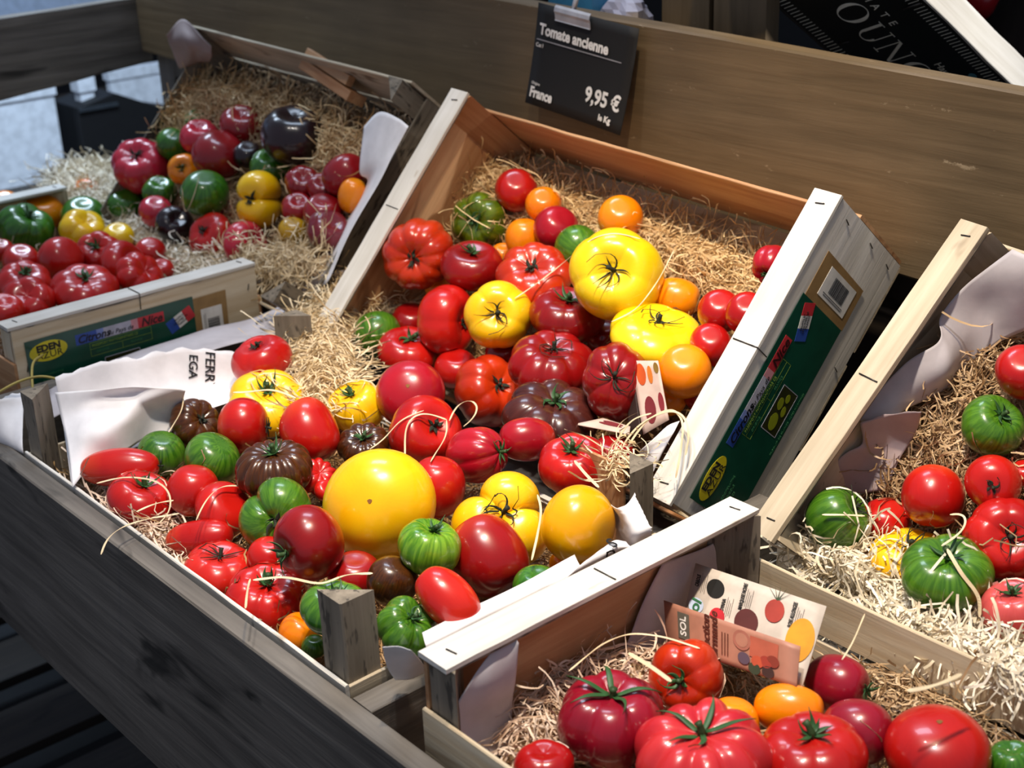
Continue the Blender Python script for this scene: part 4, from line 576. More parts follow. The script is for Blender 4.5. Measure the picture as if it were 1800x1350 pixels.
# ------------------------------------------------------------------ tomatoes
RIPE = {'stem': plain('stem_green', '2E4A20', .6), 'dry': plain('stem_dry', '23291A', .8), 'leaf': plain('sepal_green', '2F5A2C', .55), 'scar': plain('scar_brown', '8A5A28', .8)}
CATS = 0
def tomato(row, idx):
    cr, loc, q, a, Fh, n, dep, col, cal, label, op = row
    rs = np.random.default_rng(100+idx); ph0 = math.radians(op.get('phase', rs.uniform(0, 360))); bend = op.get('bend', 0); el = op.get('ell', (1, 1))
    big = a > .033
    NU = 72 if n else 44; NV = 40 if big else 28
    if Fh < .92 or n: dm = .17 if n else .10
    else: dm = .05
    if n == 2 or dep >= .2: dm = .12
    if Fh > 1.1: dm = .05
    if cal == 3: dm = .015
    amp = 1+rs.normal(0, .10, max(n, 1)); am = rs.normal(0, .018, 4); wp = rs.uniform(-.25, .25, 2)
    sign = -1 if bend else 1
    def S(th, ph):
        s = np.sin(th); c = np.cos(th)
        r = np.abs(s)**.92; z = Fh*np.sign(c)*np.abs(c)**.96
        g = 1.03+(.5*dep if n > 3 else 0)+am[0]*np.cos(ph+1)+am[1]*np.cos(2*ph+2)*s+am[2]*np.sin(2*th+ph)
        if n:
            p = ph-ph0+wp[0]*.35*np.sin(ph*1+wp[1]*9)*(0 if n < 4 else 1)
            cc = np.abs(np.cos(n*p/2)); idx_ = np.floor((n*p/(2*np.pi))+.5).astype(int) % n
            blg = cc**.55 if n < 4 else cc**.6
            topw = .42+.58*np.clip((1+np.cos(th))/2, 0, 1)
            if dep >= .2: topw = .35+.65*np.clip((1.3+np.cos(th))/2, 0, 1)
            g = g*(1-dep*2.1*(1-blg)*topw)*(1+(amp[idx_]-1)*.3*cc*min(dep*8, 1))
            z = z*(1-dep*.9*(1-blg)*np.clip(c, 0, 1))
        dd = dm*np.exp(-(th/.42)**2)*2.0*min(Fh, 1); z = z-dd
        z = z+.05*np.exp(-((np.pi-th)/.35)**2)*Fh
        if 'scarpit' in op: pass
        x = r*np.cos(ph)*g*el[0]; y = r*np.sin(ph)*g*el[1]
        x = x+bend*((z/Fh)**2-.35)
        return np.stack([x*a, y*a, z*a], -1)
    th = np.linspace(0, np.pi, NV+1)[1:-1]; ph = np.linspace(0, 2*np.pi, NU, endpoint=False)
    TH_, PH = np.meshgrid(th, ph, indexing='ij'); P = S(TH_, PH).reshape(-1, 3)
    top = S(np.array([.0001]), np.array([0.]))[0]; bot = S(np.array([np.pi-.0001]), np.array([0.]))[0]
    V = np.vstack([P, top[None], bot[None]]); F = []
    for i in range(NV-2):
        for k in range(NU): q2 = (k+1) % NU; F.append((i*NU+k, (i+1)*NU+k, (i+1)*NU+q2, i*NU+q2))
    m = len(P)
    for k in range(NU): F.append((m, k, (k+1) % NU)); F.append((m+1, (NV-2)*NU+(k+1) % NU, (NV-2)*NU+k))
    o = mesh('tomato', V, F, skin(col), None, True)
    o.location = loc; o.rotation_mode = 'QUATERNION'; o.rotation_quaternion = q
    tag(o, label, 'tomato', GROUPS[cr])
    if cal == 3:
        p = S(np.array([.05]), np.array([0.]))[0]
        pts = [(p[0]+.0022*math.cos(t)*(1+.3*math.sin(3*t)), p[1]+.0022*math.sin(t), p[2]+.0004) for t in np.linspace(0, 2*np.pi, 10)[:-1]]
        mesh('scar', pts+[(x*.98, y, z-.002) for x, y, z in pts], [tuple(range(9)), tuple(range(17, 8, -1))]+[(i, (i+1) % 9, 9+(i+1) % 9, 9+i) for i in range(9)], RIPE['scar'], o)
    if cal in (1, 2, 4, 5):
        K = {1: (5, .20, .055, .085), 2: (6, .30, .055, .12), 4: (7, .38, .022, .10), 5: (5, .62, .06, .12)}[cal]
        ns, Ls, wd, st_ = K; sc_ = min(a, .040)
        V = []; F = []
        for s_ in range(ns):
            p0 = 2*math.pi*s_/ns+rs.normal(0, .25); L = Ls*rs.uniform(.6, 1.25)*sc_/a; cur = rs.normal(0, .5 if cal != 4 else 1.1); lift = rs.uniform(.02, .35 if cal != 1 else .1)
            b = len(V); ks = 8
            for k in range(ks+1):
                t = k/ks; th_ = .06+t*L*1.25; pp = p0+cur*t*t
                c0 = S(np.array([th_]), np.array([pp]))[0]; c1 = S(np.array([th_+.02]), np.array([pp]))[0]; tn = c1-c0; tn /= np.linalg.norm(tn)+1e-9
                sd = np.array([-math.sin(pp), math.cos(pp), 0]); nr = np.cross(tn, sd); nr = nr if nr[2] > 0 else -nr
                c = c0+nr*(.0016+lift*sc_*t**2.2); w_ = wd*sc_*math.sin(math.pi*min(1, t*.8+.2))**.8*(1-t**3)+.0002
                V += [c-sd*w_+nr*w_*.35, c, c+sd*w_+nr*w_*.35]
            for k in range(ks):
                for j in range(2): F.append((b+k*3+j, b+k*3+j+1, b+k*3+j+4, b+k*3+j+3))
        co = mesh('calyx', V, F, RIPE['leaf'] if cal in (2, 5) else RIPE['dry'], o, True)
        mod = co.modifiers.new('thickness', 'SOLIDIFY'); mod.thickness = .0007
        tp = S(np.array([.01]), np.array([0.]))[0]; d = rs.normal(0, .3, 2); r0 = st_*sc_*.75; Lk = st_*sc_*(2.4 if cal != 5 else 2.0)
        tube('stem', [(tp[0], tp[1], tp[2]-.001), (tp[0]+d[0]*Lk*.2, tp[1]+d[1]*Lk*.2, tp[2]+Lk*.35), (tp[0]+d[0]*Lk*.6, tp[1]+d[1]*Lk*.6, tp[2]+Lk*.75), (tp[0]+d[0]*Lk, tp[1]+d[1]*Lk, tp[2]+Lk)], [r0*1.2, r0*.8, r0*.75, r0*.95], RIPE['stem'] if cal in (2, 5) else RIPE['dry'], co, 8)
    return o
GROUPS = {'UL': 'tomatoes in the blurred far crate', 'Lf': 'tomatoes in the left crate', 'C': 'tomatoes in the lower centre crate', 'U': 'tomatoes in the upper centre crate', 'R': 'tomatoes in the right crate', 'N': 'tomatoes in the near crate'}
TOM = [tomato(r, i) for i, r in enumerate(TOMATOES)]
TC = np.array([r[1] for r in TOMATOES]); TA = np.array([r[3] for r in TOMATOES]); TF = np.array([r[4] for r in TOMATOES])
TR = np.array([np.array(Quaternion(r[2]).to_matrix()) for r in TOMATOES])
def pushout(p, lift=.0015):
    d = p-TC; near = np.nonzero((d*d).sum(1) < (TA*np.maximum(TF, 1)*1.25)**2)[0]
    for i in near:
        l = TR[i].T @ (p-TC[i]); s = l/np.array([TA[i], TA[i], TA[i]*TF[i]]); k = np.linalg.norm(s)
        if k < 1.03: l = l/max(k, .05)*(1.0+lift/TA[i]); p = TC[i]+TR[i] @ l
    return p
# ------------------------------------------------------------------ wood wool
def inside(p, poly):
    x, y = p; c = False; j = len(poly)-1
    for i in range(len(poly)):
        if (poly[i][1] > y) != (poly[j][1] > y) and x < (poly[j][0]-poly[i][0])*(y-poly[i][1])/(poly[j][1]-poly[i][1])+poly[i][0]: c = not c
        j = i
    return c
def edged(p, poly):
    best = 9
    for i in range(len(poly)):
        a = np.array(poly[i]); b = np.array(poly[(i+1) % len(poly)]); ab = b-a; t = np.clip(((p-a) @ ab)/(ab @ ab+1e-12), 0, 1); best = min(best, np.linalg.norm(p-a-ab*t))
    return best
PLACE = {'U': 'upper centre crate', 'C': 'lower centre crate', 'N': 'near crate', 'Lf': 'left crate', 'UL': 'blurred far crate', 'R': 'right crate'}
def build_patches():
    for key in CRATES:
        loc, q, W, D = CRATES[key]; RM = np.array(Quaternion(q).to_matrix()); O = np.array(loc)
        AV = []; AF = []; AM = []; ML = []
        def add(V, F, m):
            b = len(AV); AV.extend(V); AF.extend(tuple(b+i for i in f) for f in F)
            if m not in ML: ML.append(m)
            AM.extend([ML.index(m)]*len(F))
        for pt in [p for p in PATCHES if p['crate'] == key]:
            poly = pt['poly']; z0 = pt['z']; rl = pt['relief']; rs = np.random.default_rng(pt['seed'])
            xs = [p[0] for p in poly]; ys = [p[1] for p in poly]; x0, x1, y0, y1 = min(xs), max(xs), min(ys), max(ys)
            k1, k2, k3 = rs.uniform(0, 6, 3)
            def hgt(x, y):
                e = edged(np.array((x, y)), poly)
                return z0+rl*(1-math.exp(-e/.03))*(.75+.25*math.sin(x*55+k1)*math.cos(y*48+k2))-.5*rl+.003*math.sin(x*160+k3)*math.sin(y*150)
            # matted underlayer
            st_ = .009; nx = int((x1-x0)/st_)+2; ny = int((y1-y0)/st_)+2; V = []; idx = {}; F = []
            for i in range(nx+1):
                for j in range(ny+1):
                    x = x0+i*st_; y = y0+j*st_
                    if inside((x, y), poly): idx[i, j] = len(V); V.append((x, y, hgt(x, y)-.008+rs.normal(0, .0012)))
            for (i, j) in idx:
                if all(t in idx for t in ((i+1, j), (i, j+1), (i+1, j+1))): F.append((idx[i, j], idx[i+1, j], idx[i+1, j+1], idx[i, j+1]))
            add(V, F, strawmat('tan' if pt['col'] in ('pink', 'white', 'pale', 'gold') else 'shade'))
            area = .5*abs(sum(poly[i][0]*poly[(i+1) % len(poly)][1]-poly[(i+1) % len(poly)][0]*poly[i][1] for i in range(len(poly))))
            n = int(area*pt['dens']); V = []; F = []; made = 0; tries = 0
            while made < n and tries < n*12:
                tries += 1; x = rs.uniform(x0, x1); y = rs.uniform(y0, y1)
                if not inside((x, y), poly): continue
                made += 1; an = rs.uniform(0, 6.283); cv = rs.normal(0, 30) if rs.random() < .6 else rs.normal(0, 110); seg = int(rs.integers(5, 8) if pt['seed'] == 19 else rs.integers(8, 15)); ds = rs.uniform(.0035, .0065)
                wd = rs.uniform(.0005, .0010)*(1.3 if pt['col'] == 'white' else 1); z = abs(rs.normal(0, .004))+rl*.1*rs.random(); vz = rs.normal(0, .10)+(.30 if rs.random() < .08 else 0); tw = rs.uniform(-1, 1); b = len(V); P = []
                px, py = x, y
                for k in range(seg+1):
                    h = hgt(px, py) if inside((px, py), poly) else z0-.3*rl-.006
                    P.append(np.array((px, py, h+z))); an += cv*ds+rs.normal(0, .12); px += math.cos(an)*ds; py += math.sin(an)*ds
                    z = z+vz*ds; vz += -8*z*ds*5+rs.normal(0, .12)
                    if z < 0: z = 0; vz = abs(vz)
                # keep inside the crate walls unless the patch itself spills out
                if pt['clamp']: P = [np.array((min(max(p[0], .008), W-.008), min(max(p[1], .006), D-.006), p[2])) for p in P]
                Wd = [O+RM @ p for p in P]; Wd = [pushout(p) for p in Wd]; L = [RM.T @ (p-O) for p in Wd]
                for k in range(seg+1):
                    t = L[min(k+1, seg)]-L[max(k-1, 0)]; t = t/(np.linalg.norm(t)+1e-9); u = np.array((math.sin(tw+k*.25), 0, math.cos(tw+k*.25))); s = np.cross(t, u); s = s/(np.linalg.norm(s)+1e-9)
                    V += [L[k]-s*wd, L[k]+s*wd]
                for k in range(seg): F.append((b+2*k, b+2*k+1, b+2*k+3, b+2*k+2))
            add(V, F, strawmat(pt['col']))
        o = mesh('wood_wool', AV, AF, None, None, True); o.location = loc; o.rotation_mode = 'QUATERNION'; o.rotation_quaternion = q
        for m in ML: o.data.materials.append(m)
        o.data.polygons.foreach_set('material_index', AM)
        tag(o, 'pale curly wood wool padding spread under the tomatoes of the '+PLACE[key], 'wood wool', None, 'stuff')
build_patches()
sm = strawmat('pale')
for pts, w_, lab in STRANDS:
    P = catmull(pts, 3); V = []; F = []; n = len(P)
    for k, p in enumerate(P):
        t = P[min(k+1, n-1)]-P[max(k-1, 0)]; t = t/(np.linalg.norm(t)+1e-9); up = np.array((.25*math.sin(k*.5), -.5, .8)); s = np.cross(t, up); s /= np.linalg.norm(s)+1e-9; nn = np.cross(s, t)
        hw = w_*.38*(1 if 0 < k < n-1 else .4)
        V += [p-s*hw, p+s*hw, p+s*hw+nn*.0004, p-s*hw+nn*.0004]
    for k in range(n-1):
        for j in range(4): F.append((4*k+j, 4*k+(j+1) % 4, 4*k+4+(j+1) % 4, 4*k+4+j))
    F += [(3, 2, 1, 0), tuple(4*(n-1)+j for j in range(4))]
    tag(mesh('straw_strand', V, F, sm), lab, 'straw', 'loose straw strands')
# ------------------------------------------------------------------ paper
def paper(d):
    G = np.array(d['grid'], float); nr, nc = G.shape[:2]; rs = np.random.default_rng(d['seed'])
    def resample(A, n):
        out = np.array([catmull(list(A[:, j]), n) for j in range(A.shape[1])]); return out.transpose(1, 0, 2)
    G = resample(G, 10); G = resample(G.transpose(1, 0, 2), 10).transpose(1, 0, 2); nr, nc = G.shape[:2]
    du = np.gradient(G, axis=0); dv = np.gradient(G, axis=1); N = np.cross(du, dv); N /= np.linalg.norm(N, axis=2, keepdims=True)+1e-9
    # crumple: sum of random creases (ridged folds)
    Hh = np.zeros((nr, nc)); I, J = np.meshgrid(np.linspace(0, 1, nr), np.linspace(0, 1, nc), indexing='ij')
    for _ in range(9):
        a = rs.uniform(0, math.pi); fr = rs.uniform(1.5, 5); ph = rs.uniform(0, 6); s = (I*math.cos(a)+J*math.sin(a)*nc/nr)*fr+ph; Hh += (np.abs((s % 2)-1)-.5)*rs.uniform(.3, 1)/fr
    G = G+N*(Hh*d['crump']*2.0)[..., None]
    if d['ragged'][0]: G[0] += (G[1]-G[0])*np.convolve(rs.uniform(-.9, .7, nc+2), [.25, .5, .25], 'valid')[:, None]; 
    if d['ragged'][3]: G[:, -1] += (G[:, -2]-G[:, -1])*rs.uniform(-.6, .4, nr)[:, None]
    V = G.reshape(-1, 3); F = [(i*nc+j, i*nc+j+1, (i+1)*nc+j+1, (i+1)*nc+j) for i in range(nr-1) for j in range(nc-1)]
    o = mesh('paper_sheet', V, F, papermat(d['col']), None, True); m = o.modifiers.new('thickness', 'SOLIDIFY'); m.thickness = .0004
    tag(o, d['label'], 'paper'); return o, G
SHEETS = [paper(d) for d in PAPERS]
def letters(si, body, iu, iv, size, du, dv, flip=False):
    o, G = SHEETS[si]; nr, nc = G.shape[:2]; i = int(iu*(nr-1)); j = int(iv*(nc-1)); p = Vector(G[i, j]); u = Vector(G[i, min(j+2, nc-1)]-G[i, max(j-2, 0)]).normalized(); v = Vector(G[max(i-2, 0), j]-G[min(i+2, nr-1), j]).normalized()
    nn = u.cross(v).normalized(); toC = (Vector(camo.location)-p)
    M = basis(p+nn*.0025*(1 if nn.dot(toC) > 0 else -1), u*du[0]+v*du[1], u*dv[0]+v*dv[1]); text(body, 'lettering', o, M, size, ink, bold=.0002, align='CENTER')
# ------------------------------------------------------------------ price sign
def sign():
    from mathutils import Euler
    o = Vector((-.692, .760, .3422)); c, s = math.cos, math.sin
    yaw, tilt, roll = -.0227, -.0732, .0826
    R3 = Matrix.Rotation(yaw, 3, 'Z') @ Matrix.Rotation(roll, 3, 'Y') @ Matrix.Rotation(tilt, 3, 'X')
    W_, H_ = .1917, .1342
    r = empty('price_sign', 'black price card with white chalk-style lettering clipped to the brown board', 'sign', o)
    M = R3.to_4x4() @ Matrix(((1, 0, 0, 0), (0, 0, -1, 0), (0, 1, 0, 0), (0, 0, 0, 1)))   # local x right, y up, z towards the front
    card = plain('card_black', '060608', .75)
    n = 10; V = []; F = []
    for i in range(n+1):
        for j in range(n+1):
            u = i/n; v = j/n; curl = .010*(v**2)+.004*(u**3)*v
            V.append(M @ Vector((u*W_, -v*H_, curl))); 
    F = [(i*(n+1)+j, i*(n+1)+j+1, (i+1)*(n+1)+j+1, (i+1)*(n+1)+j) for i in range(n) for j in range(n)]
    cdm = mesh('card', V, F, card, r, True); m = cdm.modifiers.new('thickness', 'SOLIDIFY'); m.thickness = .0008
    chalk = plain('chalk_white', 'E8E8E6', .7)
    def tx(s, x, y, size, **k):
        u = x/W_; v = -y/H_; z = .010*v*v+.004*u**3*v+.0022
        return text(s, 'lettering', r, M @ Matrix.Translation((x, y, z)) @ Matrix.Rotation(-.02*1, 4, 'Z') @ Matrix.Rotation(-.14*v, 4, 'X'), size, chalk, **k)
    tx('Tomate ancienne', .010, -.033, .0200, bold=.0007, sx=.96)
    tx('Cat I', .006, -.054, .0075)
    tx('France', .008, -.117, .0190, bold=.0007, sx=.88); tx('Origine', .0085, -.1045, .0055)
    tx('9,95 \u20ac', .115, -.098, .027, bold=.0008, sx=.92); tx('le Kg', .147, -.121, .011, bold=.0004)
    shape('rule_line', rect2(.006, -.0475, .170, -.0462), M, plain('chalk_grey', '9A9AA0', .7), r, .0004, .0026)
    met = plain('clip_metal', 'D8D8DC', .38, .6)
    cl = mesh('clip', [], [], met, r)
    V = []; prof = [(.0035, .006), (.006, .003), (.0065, -.002), (.0045, -.006), (.003, -.013), (.0035, -.0145)]
    x0, x1 = .040, .108
    V = [M @ Vector((x, y-.002, z+.001)) for x in (x0, x1) for z, y in prof]; k = len(prof)
    me = bpy.data.meshes.new('clip'); me.from_pydata(V, [], [(i, i+1, k+i+1, k+i) for i in range(k-1)]); me.materials.append(met); cl.data = me
    mo = cl.modifiers.new('thickness', 'SOLIDIFY'); mo.thickness = .0012
    tube('clip_post', [M @ Vector((.070, .0, .001)), M @ Vector((.070, .028, -.006))], .0035, met, r, 8)
sign()
# ------------------------------------------------------------------ leaflets
def quadM(q):
    q = [Vector(p) for p in q]; u = q[1]-q[0]; v = q[0]-q[3]; M = basis(q[3], u, v); return M, u.length, v.length
def sheet(name, q, mat, parent, th=.0006, bulge=0):
    q = [np.array(p, float) for p in q]; n = 8; V = []; nn = np.cross(q[1]-q[0], q[0]-q[3]); nn /= np.linalg.norm(nn)
    for i in range(n+1):
        for j in range(n+1):
            u, v = i/n, j/n; V.append((1-u)*(1-v)*q[0]+u*(1-v)*q[1]+u*v*q[2]+(1-u)*v*q[3]+nn*bulge*math.sin(math.pi*v))
    F = [(i*(n+1)+j, (i+1)*(n+1)+j, (i+1)*(n+1)+j+1, i*(n+1)+j+1) for i in range(n) for j in range(n)]
    o = mesh(name, V, F, mat, parent, True); m = o.modifiers.new('thickness', 'SOLIDIFY'); m.thickness = th; m.offset = 0; return o
cream = plain('card_cream', 'CFC2B4', .6); salm = plain('card_salmon', 'B07A64', .5); brownink = plain('print_brown', '5A2A1C', .5)
def warp(objs, q, M, W_, H_):
    Mi = M.inverted(); q = [Vector(p) for p in q]; n = Vector(M.col[2][:3])
    for o in objs:
        for v in o.data.vertices:
            l = Mi @ v.co; u = l.x/W_; t = l.y/H_; v.co = q[0]*(1-u)*t+q[1]*u*t+q[2]*u*(1-t)+q[3]*(1-u)*(1-t)+n*(l.z+.0005)
def leaflet():
    r = empty('leaflet', 'folded tomato variety leaflet standing in the near crate, printed with pictures and names', 'leaflet')
    sheet('back_leaf', CARDS['back'], cream, r); M, W_, H_ = quadM(CARDS['back']); cols = {}
    def P(u, v): return (u*W_, v*H_)
    def blob(u, v, ru, rv, mat, rot=0): shape('printed_tomato', ell2(u*W_, v*H_, ru*W_, rv*W_*.72, 26, rot), M, mat, r, .0002, .0005)
    blob(.2025, .774, .070, .085, plain('print_nearblack', '1C1C1A', .5)); blob(.669, .742, .070, .105, plain('print_tomato_red', 'A83A2C', .5)); blob(.49, .50, .09, .12, plain('print_tomato_maroon', '5A2420', .5))
    blob(.895, .50, .10, .20, plain('print_tomato_orange', 'E09A20', .5)); blob(.265, .45, .06, .08, redp)
    shape('round_logo', ell2(.085*W_, .50*H_, .06*W_, .05*W_, 20), M, plain('print_paleblue', 'C8D8F0', .5), r, .0002, .0004)
    text('ol', 'lettering', r, M @ Matrix.Translation((.085*W_, .50*H_, .0009)) @ Matrix.Rotation(math.radians(80), 4, 'Z'), .016, midg, align='CENTER', bold=.0004)
    for k in range(5): a = math.radians(90+(k-2)*22); x, y = .669*W_, .742*H_+.070*W_; shape('printed_sepal', [(x-.0006, y), (x+.0006, y), (x+.017*math.cos(a), y+.014*math.sin(a))], M, plain('print_sepal', '3C4A2C', .5), r, .0002, .0006)
    for s, u, v in (('CREOLE', .055, .80), ('DYNNA', .29, .615), ('MARQUISE NOIRE', .42, .79), ('ROSE ALLONGEE', .80, .77)):
        text(s, 'lettering', r, M @ Matrix.Translation((u*W_, v*H_, .0006)) @ Matrix.Rotation(math.radians(90), 4, 'Z'), .0058, ink, align='CENTER', sx=.55, bold=.0001)
        multi('small_print', [rect2((u+.024+.014*k)*W_, (v-.11-.02*(k % 2))*H_, (u+.027+.014*k)*W_, (v+.11-.03*(k % 3))*H_) for k in range(4)], M, plain('print_finegrey', '8A8078', .6), r, .0001, .0005)
    warp([o for o in r.children if o.name.split('.')[0] != 'back_leaf'], CARDS['back'], M, W_, H_); done = set(r.children)
    sheet('front_leaf', CARDS['front'], salm, r); M, W_, H_ = quadM(CARDS['front'])
    for s, u, sz in (('S\u00e9lection', .335, .0115), ('gourmande', .395, .0115)):
        text(s, 'lettering', r, M @ Matrix.Translation((u*W_, .46*H_, .0006)) @ Matrix.Rotation(math.radians(90), 4, 'Z'), sz, brownink, align='CENTER', shear=.2, bold=.0003)
    multi('small_print', [rect2((.45+.022*k)*W_, .2*H_, (.457+.022*k)*W_, .72*H_) for k in range(3)], M, brownink, r, .0001, .0005)
    shape('badge', rect2(.11*W_, .25*H_, .20*W_, .85*H_), M, plain('print_badge', '5E5A50', .5), r, .0002, .0004)
    text('SOL', 'lettering', r, M @ Matrix.Translation((.155*W_, .55*H_, .0008)) @ Matrix.Rotation(math.radians(90), 4, 'Z'), .010, paintwhite, align='CENTER', bold=.0002)
    shape('printed_ring', ell2(.60*W_, .68*H_, .065*W_, .060*W_, 24), M, plain('print_ring', 'A86A58', .5), r, .0002, .0004); shape('printed_ring', ell2(.60*W_, .68*H_, .045*W_, .042*W_, 24), M, salm, r, .0002, .0006)
    shape('printed_board', rect2(.66*W_, .38*H_, .86*W_, .86*H_), M, plain('print_board', 'B86048', .5), r, .0002, .0004)
    for u, v, c in ((.78, .36, 'A84030'), (.72, .30, 'C8583A'), (.83, .42, '8A3A2A'), (.62, .28, '5A4A58'), (.70, .12, '3A4430'), (.80, .14, '46302A')):
        shape('printed_food', ell2(u*W_, v*H_, .045*W_, .036*W_, 16), M, plain('print_food_'+c, c, .5), r, .0002, .0007)
    warp([o for o in r.children if o not in done and o.name.split('.')[0] != 'front_leaf'], CARDS['front'], M, W_, H_)
leaflet()
def tent():
    r = empty('variety_card', 'small folded card with printed tomatoes standing upright against the right rim', 'card')
    sheet('front_leaf', CARDS['ustand'], plain('card_pale_pink', 'D8BEB0', .5), r); sheet('rear_leaf', CARDS['uback'], plain('card_dark', '3A2A26', .6), r, bulge=.0)
    M, W_, H_ = quadM(CARDS['ustand'])
    q = [Vector(p) for p in CARDS['ustand']]
    def pt(u, v): return (q[0]*(1-u)+q[1]*u)*v+(q[3]*(1-u)+q[2]*u)*(1-v)
    nn = (q[1]-q[0]).cross(q[0]-q[3]).normalized()
    for u, v, ru, rv, c in ((.30, .80, .17, .16, 'D2561C'), (.62, .78, .09, .14, 'DA7A24'), (.88, .88, .09, .09, '8A6A24'), (.42, .27, .2, .2, '7A2228'), (.85, .32, .1, .16, '86242C')):
        V = [pt(u+ru*math.cos(t), v+rv*math.sin(t))+nn*.0006 for t in [2*math.pi*k/20 for k in range(20)]]
        V += [p+nn*.0002 for p in V]; mesh('printed_tomato', V, [tuple(range(19, -1, -1)), tuple(range(20, 40))]+[(i, (i+1) % 20, 20+(i+1) % 20, 20+i) for i in range(20)], plain('print_t_'+c, c, .5), r)
    r2 = empty('variety_card', 'pale card leaf lying nearly flat over the purple-brown tomato', 'card')
    sheet('leaf', CARDS['uflat'], plain('card_pale_pink', 'D8BEB0', .5), r2)
    q2 = [Vector(p) for p in CARDS['uflat']]; n2 = (q2[1]-q2[0]).cross(q2[0]-q2[3]).normalized()
    for u in (.62, .8):
        V = [(q2[0]*(1-a)+q2[1]*a)*b+(q2[3]*(1-a)+q2[2]*a)*(1-b)+n2*.0008*(1 if n2.z > 0 else -1) for a, b in [(u+.1*math.cos(t), .5+.3*math.sin(t)) for t in [2*math.pi*k/16 for k in range(16)]]]
        mesh('printed_tomato', V+[p+n2*.0002 for p in V], [tuple(range(16)), tuple(range(31, 15, -1))]+[(i, (i+1) % 16, 16+(i+1) % 16, 16+i) for i in range(16)], plain('print_t_7A2228', '7A2228', .5), r2)
tent()
# ------------------------------------------------------------------ elastic bands
for pts, lab in zip(BANDS, ('yellow-green rubber string arching from the picture edge to the white paper', 'yellow-green rubber string loop hanging beside the green sticker', None)):
    if lab: tag(tube('string', catmull(pts, 8), .0016, plain('string_olive', 'A8964A', .6)), lab, 'string')
